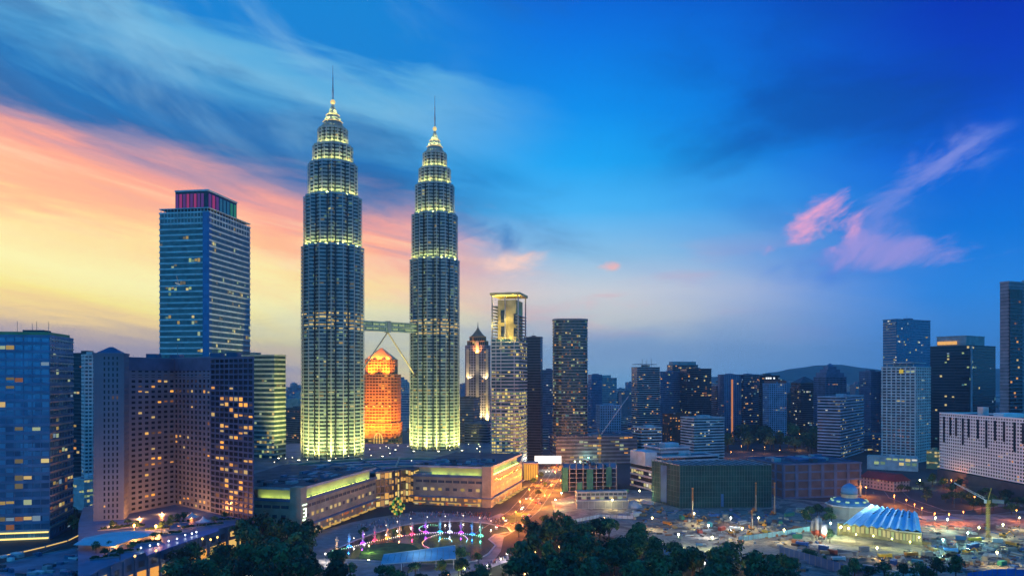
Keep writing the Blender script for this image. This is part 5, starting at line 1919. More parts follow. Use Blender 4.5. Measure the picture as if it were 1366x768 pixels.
def excavator(label, px, py, rz):
    p = G(px, py)
    o = thing('excavator', label, 'excavator', p, 'excavators on the site', rz)
    OR = bpy.data.materials.get('digger_yellow') or mat('digger_yellow', (.5, .24, .03), .5)
    for s_ in (-1.2, 1.2):
        MB().prism([(s_ - .35, -2), (s_ + .35, -2), (s_ + .35, 2), (s_ - .35, 2)], .05, .95).build('track', C_DARK, o)
    MB().prism([(-1.4, -1.5), (1.4, -1.5), (1.4, 2.3), (-1.4, 2.3)], 1.0, 2.2).build('body', OR, o)
    MB().prism([(-1.35, -1.6), (-.1, -1.6), (-.1, .3), (-1.35, .3)], 2.2, 3.4).build('cab', G_WIN, o)
    MB().bar((.5, -1.2, 1.8), (.5, -4.2, 4.6), .34, 0, 5).bar((.5, -4.2, 4.6), (.5, -6.6, 2.2), .26, 0, 5).build('arm', OR, o)
    MB().prism([(-.1, -7.3), (1.1, -7.3), (1.1, -6.3), (-.1, -6.3)], .9, 2.2).build('bucket', C_DARK, o)


for i, (px, py, rz, lb) in enumerate(((915, 690, .4, 'orange excavator working beside the slim piling rig'), (934, 696, 2.0, 'orange excavator on the pale ground in front of the green netting'), (863, 681, 1.2, 'orange excavator near the heap of stones by the site road'),
                                      (1000, 714, -.7, 'orange excavator close to the short piling rig'), (1020, 702, 2.6, 'orange excavator between two piling rigs'), (1175, 752, 1.9, 'orange excavator under the yellow lit court wall of the mosque'), (1338, 716, .9, 'orange excavator behind the thin dark crane'), (880, 684, 2.4, 'orange excavator at the foot of the tall piling rig by the boulevard side'), (975, 712, .1, 'orange excavator digging in front of the brown earth mound'), (1290, 738, .6, 'orange excavator among stored materials near the mosque road'),
                                      (1256, 748, 2.2, 'orange excavator on the bare ground in front of the blue tarpaulin'))):
    excavator(lb, px, py, rz)
# trucks
def truck(label, px, py, rz, cm):
    p = G(px, py)
    o = thing('dump_truck', label, 'truck', p, None, rz)
    MB().prism([(-1.2, -3.6), (1.2, -3.6), (1.2, 3.8), (-1.2, 3.8)], .7, 1.05).build('chassis', C_DARK, o)
    cb = MB().prism([(-1.2, -4.4), (1.2, -4.4), (1.2, -2.5), (-1.2, -2.5)], .8, 3.0, poly1=[(-1.1, -4.2), (1.1, -4.2), (1.1, -2.5), (-1.1, -2.5)])
    cb.build('cab', cm, o)
    MB().prism([(-1.05, -4.38), (1.05, -4.38), (1.05, -4.2), (-1.05, -4.2)], 1.9, 2.8).build('windscreen', G_WIN, o)
    MB().prism([(-1.15, -2.2), (1.15, -2.2), (1.15, 3.7), (-1.15, 3.7)], 1.1, 2.7, poly1=[(-1.3, -2.3), (1.3, -2.3), (1.3, 4.0), (-1.3, 4.0)]).build('tipper_body', cm, o)
    for y in (-3.3, 1.6, 2.9):
        for x in (-1.05, 1.05):
            MB().bar((x - .18, y, .52), (x + .18, y, .52), .52, 0, 10).build('wheel', C_DARK, o)


TC = [(mat('truck_orange', (.5, .2, .03), .5), 'orange'), (C_WHITE, 'white'), (mat('truck_blue', (.04, .14, .4), .5), 'blue'), (mat('truck_yellow', (.5, .36, .04), .5), 'yellow')]
for px, py, rz, k, w_ in ((890, 700, .5, 0, 'near the heap of crushed stone'), (952, 690, 1.9, 2, 'in front of the netted building'), (980, 707, 1.2, 1, 'by the brown earth mound'), (1022, 712, .2, 3, 'beside the short piling rig'), (1118, 748, 1.5, 1, 'below the mosque court wall'),
                          (1215, 742, 1.7, 0, 'at the corner of the mosque court'), (1268, 736, 1.1, 2, 'by the open site hall'), (1300, 722, 1.6, 3, 'near the thin dark crane'), (1325, 744, 1.4, 1, 'near the thin dark crane'), (1350, 728, .3, 0, 'at the far side of the thin dark crane'), (1180, 744, 1.5, 3, 'below the mosque court wall'), (1070, 728, .9, 2, 'beside the cement silos')):
    truck(TC[k][1] + ' dump truck ' + w_, px, py, rz, TC[k][0])
# stacks of pipes and boards, tracks of lorries in the mud
MUD = mat('wheel_mud', (.07, .055, .045), .5, noise=.4)
for nm_, pix in (('dirt_track', [(760, 696), (840, 700), (930, 706), (1010, 700), (1070, 694)]), ('dirt_track', [(1080, 730), (1140, 750), (1220, 748), (1300, 734), (1366, 728)]), ('dirt_track', [(1230, 760), (1270, 742), (1280, 718), (1330, 700)])):
    road(nm_, pix, 7, 8, z=.07, m=MUD, lines=False, kerb=False)
for i, (px, py, k) in enumerate(((872, 696, 0), (900, 704, 1), (940, 710, 0), (958, 697, 1), (990, 698, 0), (1016, 698, 1), (1128, 742, 0), (1150, 748, 1), (1205, 748, 0), (1245, 734, 1), (1274, 730, 0), (1290, 752, 1), (1320, 734, 0), (1342, 748, 1), (1358, 742, 0), (1236, 726, 1), (858, 688, 1), (1100, 738, 1))):
    p = G(px, py)
    o = thing(('pipe_stack', 'board_stack')[k], ('stack of long grey pipes lying on the churned building ground', 'stack of timber boards on bearers on the churned building ground')[k], ('pipes', 'boards')[k], p, ('pipe stacks on the building ground', 'board stacks on the building ground')[k], R.uniform(0, 3))
    if k == 0:
        for r_ in range(3):
            for q in range(4 - r_):
                MB().bar((-4.5, (q + r_ / 2 - 1.5) * .9, .46 + r_ * .78), (4.5, (q + r_ / 2 - 1.5) * .9, .46 + r_ * .78), .44, 0, 8).build('pipe', R.choice((C_GREY, C_PALE, STEEL)), o)
    else:
        TB = bpy.data.materials.get('fresh_timber') or mat('fresh_timber', (.36, .24, .12), .8)
        for x in (-1.8, 1.8):
            MB().box(x - .12, x + .12, -1.5, 1.5, 0, .25).build('bearer', C_BROWN, o)
        for r_ in range(4):
            MB().box(-2.8 + R.uniform(0, .3), 2.8 - R.uniform(0, .3), -1.4, 1.4, .25 + r_ * .42, .62 + r_ * .42).build('board', TB, o)
# cabins, containers, sheds
CON = [mat('container_blue', (.05, .12, .3)), mat('container_red', (.3, .06, .05)), C_WHITE, mat('container_green', (.04, .22, .16)), C_BEIGE, C_GREY, mat('container_teal', (.06, .3, .36))]
KN = ['blue', 'red', 'white', 'green', 'beige', 'grey', 'teal']
WH = [(782, 648), (800, 652), (835, 656), (867, 672), (905, 690), (945, 703), (962, 706), (930, 712), (905, 716), (1040, 702), (1060, 715), (1110, 738), (1130, 742), (1150, 735), (1262, 725), (1280, 722), (1300, 730), (1330, 724), (1345, 735), (1240, 742), (1225, 752), (1310, 748), (1340, 756), (1190, 752),
      (1165, 760), (1270, 760), (1100, 732), (985, 694), (968, 690), (1050, 690), (850, 690), (828, 690), (797, 672), (772, 668)]
for i, (px, py) in enumerate(WH):
    k = R.randrange(len(CON))
    p = G(px + R.uniform(-5, 5), py + R.uniform(-3, 3))
    rz = R.uniform(0, 3.1)
    o = thing('site_container', KN[k] + ' steel site container standing on the churned ground of the building site', 'container', p, KN[k] + ' site containers', rz)
    l_ = R.choice((6, 6, 12))
    MB().box(-l_ / 2, l_ / 2, -1.25, 1.25, .15, 2.75).build('body', CON[k], o)
    b = MB()
    for j in range(int(l_ / .6)):
        b.box(-l_ / 2 + .2 + j * .6, -l_ / 2 + .45 + j * .6, -1.33, 1.33, .2, 2.7)
    b.build('corrugation', CON[k], o)
    MB().box(-l_ / 2 - .06, l_ / 2 + .06, -1.4, 1.4, 2.76, 2.9).build('roof', CON[k], o)
# sheds with lit fronts
o, poly, zt = block('site_shed', 'long lit shed of yellow boards at the foot of the civic block', 'shed', 1062, 628, -22, 1037, 1079, 681, A=10, fh=5, sp=.5, proud=.3, bay=3, pier=.8, core=C_BROWN, clad=C_BEIGE, lit=1.5, lm=[emit('shed_gold', (1, .6, .1), .7), emit('shed_amber', (1, .4, .05), .5)], nparts=20, plant=False)
o, poly, zt = block('site_office', 'two storey site cabin row with lamps along the front of the concrete frame', 'site office', 770, 668, 6, 766, 836, 657, A=8, fh=3.2, sp=.9, bay=4, pier=.6, core=C_BEIGE, clad=C_PALE, dark=G_WIN, lit=.5, lm=YEL, nparts=40, plant=False)
o, poly, zt = block('site_wall', 'pale concrete retaining wall in front of the site cabins', 'wall', 770, 646, 4, 768, 838, 668, A=2, fh=8, sp=.4, bay=5, pier=.3, core=C_GREY, clad=C_PALE, lit=0, nparts=0, plant=False, parapet=.4)
C_ = G(1240, 706)
o, poly, zt = block('site_hall', 'open green roofed site hall with a yellow lit bay beside the mosque', 'hall', 1236, 590, 4, 1232, 1284, 696, A=16, fh=9, sp=1.2, bay=8, pier=.8, core=C_DARK, clad=C_BLUE, lit=.5, lm=[emit('bay_lime', (.7, .85, .1), .45)], nparts=10, plant=False)
# rubble, timber and pipe heaps
rb = MB()
RM = [C_BROWN, C_BEIGE, C_PALE, C_DARK, CON[0], STEEL, C_GREY, C_GREY, mat('rust', (.25, .1, .05)), mat('timber', (.22, .15, .09))]
for i in range(800):
    px, py = R.choice(((R.uniform(840, 1045), R.uniform(680, 716)), (R.uniform(1035, 1366), R.uniform(722, 764)), (R.uniform(1230, 1366), R.uniform(700, 764)), (R.uniform(930, 1100), R.uniform(690, 730))))
    if 1105 < px < 1235 and py < 735 or (py > 728 and px < 1060):
        continue
    p = G(px, py)
    a = R.random() * 3.2
    if R.random() < .35:
        l_ = R.uniform(2, 9)
        d = Vector((math.cos(a), math.sin(a), 0)) * l_ / 2
        z = R.uniform(.15, .8)
        rb.bar(p - d + Vector((0, 0, z)), p + d + Vector((0, 0, z + R.uniform(-.1, .4))), R.uniform(.1, .35), R.randrange(10), 5)
    else:
        rb.cbox(p.xy, R.uniform(.7, 5), R.uniform(.6, 3), 0, R.uniform(.3, 1.8), a, R.randrange(10))
o = rb.build('site_debris', RM)
tag(o, 'scattered rubble, pipes, boards and stored materials on the bare building ground', None, None, 'stuff')


def mound(label, px, py, r, h, m):
    p = G(px, py)
    b = MB()
    n_, rg = 14, 4
    jit = [[R.uniform(.8, 1.2) for _ in range(n_)] for _ in range(rg + 1)]
    ring = [[(math.cos(2 * math.pi * k / n_) * r * (1 - j / rg) * jit[j][k], math.sin(2 * math.pi * k / n_) * r * .7 * (1 - j / rg) * jit[j][k], -.3 if j == 0 else h * (j / rg) ** .8 * jit[j][k]) for k in range(n_)] for j in range(rg)]
    for j in range(rg - 1):
        for k in range(n_):
            b.face([ring[j][k], ring[j][(k + 1) % n_], ring[j + 1][(k + 1) % n_], ring[j + 1][k]])
    for k in range(n_):
        b.face([ring[-1][k], ring[-1][(k + 1) % n_], (0, 0, h)])
    o = b.build('earth_mound', m, loc=p)
    tag(o, label, 'mound')


mound('pale heap of crushed stone beside the site wall', 845, 676, 9, 6, C_PALE)
mound('brown earth mound in front of the netted building', 965, 702, 8, 4, C_BROWN)
mound('dark reddish earth mound near the mosque corner', 1062, 708, 9, 4, mat('red_earth', (.16, .07, .05)))
mound('long brown spoil heap by the park edge', 1160, 752, 14, 4, mat('spoil', (.26, .15, .1)))
mound('pale sand heap behind the park trees', 1215, 765, 12, 3, C_BEIGE)
# blue hoarding strips
HO = mat('hoarding_blue', (.08, .24, .46), .6)
HO2 = mat('hoarding_white', (.5, .55, .6), .6)


def hoard(name, label, pix, h, m, cat='fence'):
    pts = [G(*q).xy for q in pix]
    c_ = pts[0]
    o = thing(name, label, cat, (c_.x, c_.y, 0))
    for a, b_ in zip(pts, pts[1:]):
        d = (b_ - a).normalized()
        nn_ = Vector((-d.y, d.x)) * .12
        MB().prism([a - c_ - nn_, b_ - c_ - nn_, b_ - c_ + nn_, a - c_ + nn_], 0, h).build('panel', m, o)
        b = MB()
        n_ = int((b_ - a).length / 4)
        for k in range(n_ + 1):
            b.cbox(a.lerp(b_, k / max(1, n_)) - c_, .35, .35, 0, h + .2, math.atan2(d.y, d.x))
        b.build('post_trim', C_GREY, o)


hoard('hoarding', 'blue sheet hoarding in the park side trees along the site edge', ((866, 738), (905, 741), (945, 748)), 5, HO)
hoard('hoarding', 'long pale blue hoarding crossing the site towards the mosque', ((985, 722), (1030, 716), (1080, 708)), 3.5, mat('hoarding_sky', (.2, .4, .55)))
hoard('hoarding', 'dark blue hoarding wall curving along the park edge below the silos', ((1040, 740), (1080, 752), (1120, 764), (1160, 778)), 6, mat('hoarding_navy', (.05, .12, .25)))
hoard('hoarding', 'bright blue tarpaulin hoarding at the corner by the bare ground', ((1290, 776), (1330, 770), (1380, 772)), 5, mat('tarp_blue', (.03, .14, .5)))
hoard('hoarding', 'pale concrete kerb hoarding beside the boulevard and the site cabins', ((748, 700), (800, 690), (845, 692)), 2.6, HO2)
# site floodlights; the last amber and white ones are added for brighter ground
SF = ((749, 657, 1), (741, 666, 1), (770, 657, 1), (784, 657, 0), (802, 656, 0), (831, 656, 1), (853, 654, 0), (817, 666, 0), (774, 615, 1), (767, 615, 1), (785, 610, 2), (1108, 697, 2), (1122, 702, 1), (1132, 704, 0), (1264, 692, 2), (1248, 690, 1), (1291, 710, 2), (1258, 719, 2), (1306, 703, 1), (1338, 699, 1),
      (1256, 632, 1), (1227, 640, 1), (1101, 709, 3), (1093, 700, 1), (1360, 690, 0), (905, 712, 1), (950, 716, 1), (870, 690, 0), (926, 684, 0), (975, 690, 3), (1012, 690, 0), (990, 704, 0), (945, 700, 3), (1170, 730, 0), (1046, 706, 0), (1330, 736, 0))
FC = ((1, .8, .3), (.9, 1, .45), (.45, 1, .75), (1, 1, .9))
FN = ('amber', 'yellow green', 'mint green', 'white')
for px, py, k in SF:
    lamp('site_floodlight', FN[k] + ' floodlight on a tall pole over the building site, where some are added', px, py, 0, 9, FC[k], 22, 9500, .6, FN[k] + ' site floodlights', 'floodlight')
# street lamps
for px, py in ((722, 640), (741, 628), (706, 652), (727, 660), (694, 668), (745, 612), (735, 646), (716, 634), (688, 682), (672, 690), (748, 640)):
    lamp('street_lamp', 'orange street lamp along the boulevard between mall and building site', px, py, 0, 10, (1, .27, .03), 9, 85000, .5, 'street lamps on the boulevard')
for px, py, lb in ((1155, 649, 0), (1193, 660, 0), (1209, 666, 0), (1220, 672, 0), (1247, 684, 0), (1266, 685, 0), (1230, 677, 0), (1285, 682, 0), (1300, 662, 0), (1356, 680, 0), (1269, 635, 0), (1269, 640, 0)):
    lamp('street_lamp', 'orange street lamp on the bending road by the red roofed house', px, py, 0, 9, (1, .25, .04), 9, 42000 if py < 662 and px < 1215 else 14000, .5, 'street lamps by the red roofed house')
for i in range(24):
    t = i / 23
    px, py = 1058 + 30 * t + R.uniform(-10, 10), 592 - 44 * t + R.uniform(-2, 2)
    lamp('street_lamp', 'small far orange street lamp along the avenue towards the pyramid roofed tower', px, py, 0, 10, (1, .45, .12), 8, 14000 if i % 6 == 0 else 0, .8, 'street lamps on the far avenue')
for px, py in ((989, 594), (1020, 596), (1004, 600), (1040, 600), (975, 602)):
    lamp('street_lamp', 'orange street lamp on the side road behind the civic block', px, py, 0, 9, (1, .36, .1), 5, 9000, .5, 'street lamps on the side road')
# park and lakeside lamps; the later park ones are added to light the foliage
for px, py, c_ in ((714, 736, 0), (746, 728, 0), (778, 757, 0), (696, 752, 1), (598, 766, 0), (868, 753, 2), (891, 752, 1), (997, 746, 0), (492, 727, 2), (620, 757, 2), (668, 745, 1), (676, 738, 1), (650, 754, 1), (640, 760, 1), (434, 738, 1), (330, 752, 1), (292, 765, 0), (444, 742, 1), (1003, 762, 1), (757, 735, 0), (806, 690, 0), (792, 700, 0), (360, 736, 0), (405, 748, 0), (270, 752, 1), (318, 738, 0), (730, 745, 0), (830, 742, 0), (905, 758, 0), (955, 764, 0), (765, 712, 0), (845, 722, 0), (700, 765, 0), (560, 766, 1), (940, 750, 1), (1030, 768, 0)):
    lamp('park_lamp', ('amber', 'white', 'yellow green')[c_] + ' lamp, one of the seen and added ones glowing among the dark park trees', px, py, 0, 5, ((1, .5, .15), (1, .9, .75), (.85, 1, .3))[c_], 9, 3200, .42, ('amber', 'white', 'yellow green')[c_] + ' park lamps')
for px, py in ((515, 700), (530, 695), (548, 691), (570, 689), (594, 688), (618, 687), (640, 690), (655, 694), (500, 706), (486, 712), (472, 717)):
    lamp('promenade_lamp', 'white lamp on the lake promenade in front of the mall', px, py, 0, 4, (1, .85, .65), 5, 420, .32, 'promenade lamps by the lake')

# ------------------------------------------------------------------ lake: jets, light strings, canopy
JC = [((1, .55, .2), 'orange'), ((.02, .25, 1), 'blue'), ((.36, .04, 1), 'violet'), ((1, .03, .1), 'red'), ((1, .36, .05), 'orange'), ((1, .36, .14), 'peach'), ((1, .04, .14), 'red'), ((.42, .03, 1), 'violet'), ((.02, .5, .85), 'cyan'), ((.7, .75, .95), 'white'), ((.42, .03, 1), 'violet'), ((.02, .22, 1), 'blue'), ((.1, 1, .5), 'green')]
JP = [(449, 732), (466, 727.5), (484, 723), (500, 719), (517, 716), (533, 713), (550, 711), (568, 708.5), (587, 708), (600, 708), (615, 709), (630, 711), (641, 713)]
FOAM = mat('water_spray', (.8, .8, .82), .6, noise=.1)
t_ = FOAM.node_tree
tr_ = nd('ShaderNodeBsdfTranslucent', t_)
tr_.inputs[0].default_value = (.85, .85, .88, 1)
mx_ = nd('ShaderNodeMixShader', t_)
mx_.inputs[0].default_value = .5
lk(t_.nodes['Principled BSDF'].outputs[0], mx_.inputs[1], t_)
lk(tr_.outputs[0], mx_.inputs[2], t_)
lk(mx_.outputs[0], t_.nodes['Material Output'].inputs['Surface'], t_)
jet_names = ['at the near end of the row', 'second from the near end', 'third from the near end', 'fourth from the near end', 'fifth from the near end', 'sixth from the near end', 'seventh of the row, in the middle', 'beside the ring of lamps', 'inside the ring of lamps', 'third from the far end, palest of all', 'fourth jet past the ring of lamps', 'second from the far end', 'at the far end of the row']
for (px, py), (c_, nm), w_ in zip(JP, JC, jet_names):
    p = G(px, py, .1)
    o = thing('fountain_jet', nm + ' lit fountain jet ' + w_, 'fountain', p, 'fountain jets in the lake')
    h = R.uniform(8, 10)
    b = MB()
    for k in range(46):
        a = R.random() * 6.28
        s_ = abs(R.gauss(0, .75))
        hh = h * R.uniform(.35, 1.0) * (1 - .18 * s_)
        prev = Vector((.15 * math.cos(a), .15 * math.sin(a), .1))
        for j in range(1, 6):
            f = j / 5
            q = Vector((math.cos(a) * (.15 + s_ * f ** 1.4) + R.uniform(-.08, .08), math.sin(a) * (.15 + s_ * f ** 1.4), .1 + hh * math.sin(f * 1.9) / math.sin(1.571)))
            b.bar(prev, q, .13, 0, 4, .15)
            prev = q
    for k in range(90):
        a, s_, zz = R.random() * 6.28, abs(R.gauss(0, .8)), h * R.uniform(.15, 1.02)
        b.lathe([(.01, zz - .12), (.12, zz), (.01, zz + .12)], 4, (math.cos(a) * s_, math.sin(a) * s_))
    b.build('spray_foam', FOAM, o)
    ring = MB().lathe([(1.2, 0), (1.35, .25), (1.1, .3)], 12)
    fx = ring.build('light_ring', emit('jet_light', c_, 2.5), o)
    for k in range(3):
        a = k * 2.09 - 1.57
        light('POINT', (math.cos(a) * 1.7, math.sin(a) * 1.7, .8), c_, 200, .25, fx)
    light('POINT', (0, -2.2, 4.5), c_, 420, .3, fx)


def string(label, pix, n, cols, st=3.2, r=.22):
    pts = [G(x, y, .5) for x, y in pix]
    seg = [0]
    for a, b_ in zip(pts, pts[1:]):
        seg.append(seg[-1] + (b_ - a).length)
    o = thing('light_string', label, 'light string', (pts[0].x, pts[0].y, .1))
    me = {}
    cb = MB()
    prev = None
    for k in range(n):
        d = seg[-1] * k / (n - 1)
        i = max(j for j in range(len(seg)) if seg[j] <= d + 1e-6)
        i = min(i, len(pts) - 2)
        q = pts[i].lerp(pts[i + 1], (d - seg[i]) / max(1e-6, seg[i + 1] - seg[i])) - o.location
        c_ = cols[k * len(cols) // n]
        if c_ not in me:
            b = MB().lathe([(.02, -r), (r * .8, -r * .6), (r, 0), (r * .8, r * .6), (.02, r)], 7)
            x = b.build('bulb', bulb(c_, st), o, True)
            me[c_] = x.data
        else:
            x = bpy.data.objects.new('bulb', me[c_])
            COL.objects.link(x)
            x.parent = o
        x.location = q
        if prev is not None:
            cb.bar(prev - Vector((0, 0, r)), q - Vector((0, 0, r)), .06, 0, 4)
        prev = q
    cb.build('cable', C_DARK, o)


def arc(cx, cy, rx, ry, a0, a1, n=24):
    return [(cx + rx * math.cos(math.radians(a0 + (a1 - a0) * k / n)), cy + ry * math.sin(math.radians(a0 + (a1 - a0) * k / n))) for k in range(n + 1)]


Wt, Pk, Vi, Cy, Gr, Or = (1, .9, .75), (1, .3, .5), (.65, .35, 1), (.3, .8, 1), (.3, 1, .55), (1, .5, .2)
string('long gently curved string of white lamps across the whole lake under the jets', [(444, 734), (466, 729.5), (484, 725), (500, 721), (517, 718), (533, 714.5), (550, 712.5), (568, 710.5), (587, 709.5), (600, 709.5), (615, 710.5), (630, 712.5), (643, 715)], 72, [Gr, Wt, Wt, Or, Wt, Pk, Wt, Wt, Vi, Cy, Gr])
string('violet and green ring of lamps behind the middle jets', arc(575, 704.5, 16, 5.2, 60, 300), 26, [Vi, Pk, Vi, Gr, Cy, Gr])
string('red and white half ring of lamps in the middle of the lake', [(590, 711), (578, 714), (568, 718), (563, 723), (565, 727), (572, 730)], 26, [Wt, Pk, Or, Pk])
string('short violet arc of lamps towards the far shore of the lake', [(612, 711.5), (620, 714), (624, 718), (622, 722)], 14, [Wt, Vi, Cy])
string('small blue and yellow crescent of lamps on the lake', arc(594, 722, 9, 4.5, 190, 350), 16, [Cy, (1, .8, .2), Cy, (1, .9, .3), Cy])
# canopy roof by the lake
cp = [G(512, 739, 9), G(607, 727, 9), G(608, 745, 6), G(560, 752, 6), G(508, 752, 5)]
c_ = cp[0]
o = thing('glass_canopy', 'long pale blue glazed canopy roof on the lake shore among the trees', 'canopy', (c_.x, c_.y, 0))
tl, tr, br, bl = (q - Vector((c_.x, c_.y, 0)) for q in (cp[0], cp[1], cp[2], cp[4]))
b = MB()
n_ = 12
for k in range(n_):
    f0, f1 = k / n_, (k + .93) / n_
    t0, t1, b0, b1 = tl.lerp(tr, f0), tl.lerp(tr, f1), bl.lerp(br, f0), bl.lerp(br, f1)
    for (u0, u1, lift0, lift1) in ((0, .5, 0, .8), (.5, 1, .8, 0)):
        q = [b0.lerp(t0, u0), b1.lerp(t1, u0), b1.lerp(t1, u1), b0.lerp(t0, u1)]
        ls = (lift0, lift0, lift1, lift1)
        b.face([(x.x, x.y, x.z + l_) for x, l_ in zip(q, ls)])
        b.face([(x.x, x.y, x.z + l_ - .25) for x, l_ in zip(q, ls)][::-1])
b.build('roof_glazing', mat('canopy_sheet', (.22, .38, .5), .35), o)
b = MB()
for k in range(n_ + 1):
    f = k / n_
    b.bar(bl.lerp(br, f) + Vector((0, 0, -.2)), tl.lerp(tr, f) + Vector((0, 0, -.2)), .2, 0, 4)
b.bar(tl, tr, .3, 0, 5)
b.bar(bl, br, .3, 0, 5)
b.build('roof_frame', C_WHITE, o)
for f in (.03, .27, .5, .73, .97):
    for q in (tl.lerp(tr, f), bl.lerp(br, f)):
        MB().bar((q.x, q.y, 0), (q.x, q.y, q.z - .2), .2, 0, 6).build('post', C_WHITE, o)
light('AREA', tuple((tl + tr + bl + br) / 4 + Vector((0, 0, 9))), (.55, .85, 1), 700, 8, MB().cbox(((tl + tr) / 2).xy, .5, .5, 7, 8).build('floodlight', STEEL, o), aim=(0, 0, -1))
# patterned pyramid ornament in front of the glass centre
p = G(530, 688)
o = thing('ornament_tree', 'tall diamond shaped green and gold ornament in front of the glass mall centre', 'ornament', p)
GM = [emit('ornament_green', (.05, .6, .12), .35), mat('ornament_dark', (.02, .06, .02)), emit('ornament_gold', (1, .7, .1), .7)]
b = MB()
for k in range(7):
    z0 = 1.5 + k * 2.0
    r0 = (2.2, 4.0, 5.4, 5.4, 4.2, 2.8, 1.3)[k]
    for j in range(8):
        t0 = 2 * math.pi * j / 8 + (k % 2) * .39
        b.cbox((r0 * math.cos(t0), r0 * math.sin(t0)), 1.6, 1.4, z0, z0 + 1.8, t0, (j + k) % 3)
b.build('ornament_pattern', GM, o)
MB().bar((0, 0, 0), (0, 0, 15.6), .4, 0, 8).build('trunk', STEEL, o)
# crowd along the promenade
cr = MB()
for i in range(420):
    f = R.random()
    i0 = R.choice(((480, 709, 560, 688), (560, 688, 640, 689), (640, 690, 672, 697), (560, 683, 655, 687), (480, 703, 555, 684), (640, 758, 690, 737)))
    p = G(i0[0] + (i0[2] - i0[0]) * f + R.uniform(-3, 3), i0[1] + (i0[3] - i0[1]) * f + R.uniform(-2, 2))
    h = R.uniform(1.55, 1.82)
    m = R.randrange(5)
    cr.lathe([(.14, .05), (.17, h * .45), (.24, h * .6), (.25, h * .78), (.09, h * .85)], 6, (p.x, p.y), m)
    cr.lathe([(.06, h * .85), (.12, h * .9), (.12, h * .96), (.04, h)], 6, (p.x, p.y), 5)
o = cr.build('crowd', [mat('cloth_' + n_, c_) for n_, c_ in (('red', (.3, .05, .05)), ('blue', (.05, .1, .3)), ('white', (.6, .6, .6)), ('black', (.03, .03, .03)), ('olive', (.1, .12, .06)))] + [mat('skin', (.3, .18, .12))])
tag(o, 'crowd of tiny people standing along the lake promenade', None, None, 'stuff')

# ------------------------------------------------------------------ cars on the boulevard
def car_proto(cm):
    o = thing('car', 'x', 'car')
    b = MB()
    b.prism([(-.9, -2.1), (.9, -2.1), (.9, 2.1), (-.9, 2.1)], .35, .85)
    b.prism([(-.82, -1.2), (.82, -1.2), (.82, 1.6), (-.82, 1.6)], .85, 1.45, poly1=[(-.66, -.5), (.66, -.5), (.66, 1.1), (-.66, 1.1)])
    b.build('body', cm, o)
    for x in (-.85, .85):
        for y in (-1.3, 1.3):
            MB().bar((x - .1, y, .34), (x + .1, y, .34), .34, 0, 10).build('wheel', C_DARK, o)
    for x in (-.6, .6):
        MB().cbox((x, -2.12), .4, .12, .55, .8).build('headlight', bulb((1, .95, .8), 14), o)
        MB().cbox((x, 2.12), .4, .12, .55, .8).build('tail_light', bulb((1, .05, .03), 8), o)
    return o


CC_ = [(C_WHITE, 'white'), (mat('car_red', (.4, .04, .03), .3), 'red'), (mat('car_silver', (.45, .46, .48), .3, .6), 'silver'), (mat('car_black', (.03, .03, .035), .25), 'black')]
protos = [car_proto(m) for m, _ in CC_]
used = set()
for i in range(26):
    f = BLVD[R.randrange(2, len(BLVD) - 2)]
    j = BLVD.index(f)
    d = (BLVD[j + 1] - BLVD[j]).normalized()
    nn_ = Vector((-d.y, d.x))
    k = R.randrange(4)
    lane = R.choice((-9, -5, -2, 3, 6.5, 9.5))
    q = f + nn_ * lane + d * R.uniform(-6, 6)
    rz = math.atan2(d.y, d.x) - math.pi / 2 + (math.pi if lane < 0 else 0)
    lb = CC_[k][1] + ' car driving on the orange lit boulevard'
    o = protos[k] if k not in used else copy_tree(protos[k])
    used.add(k)
    o.location = (q.x, q.y, .06)
    o.rotation_euler = (0, 0, rz)
    o['label'] = lb
    o['group'] = CC_[k][1] + ' cars on the boulevard'

# ------------------------------------------------------------------ trees
def leaf_mat(name, c_):
    m = mat(name, c_, .7, noise=.45, scale=.5, spec=.2)
    t = m.node_tree
    b = t.nodes['Principled BSDF']
    src = b.inputs['Base Color'].links[0].from_socket
    oi = nd('ShaderNodeObjectInfo', t)
    hs = nd('ShaderNodeHueSaturation', t)
    for s_, lo, hi in (('Hue', .455, .53), ('Value', .45, 1.7)):
        r = nd('ShaderNodeMapRange', t)
        lk(oi.outputs['Random'], r.inputs[0], t)
        r.inputs[3].default_value, r.inputs[4].default_value = (lo, hi) if s_ == 'Value' else (hi, lo)
        lk(r.outputs[0], hs.inputs[s_], t)
    lk(src, hs.inputs['Color'], t)
    lk(hs.outputs[0], b.inputs['Base Color'], t)
    return m


LV = [leaf_mat('leaf_deep', (.03, .075, .03)), leaf_mat('leaf_mid', (.055, .12, .04)), leaf_mat('leaf_olive', (.085, .12, .035)), leaf_mat('leaf_blue', (.03, .08, .05))]
BARK = mat('bark', (.06, .045, .035), .9)


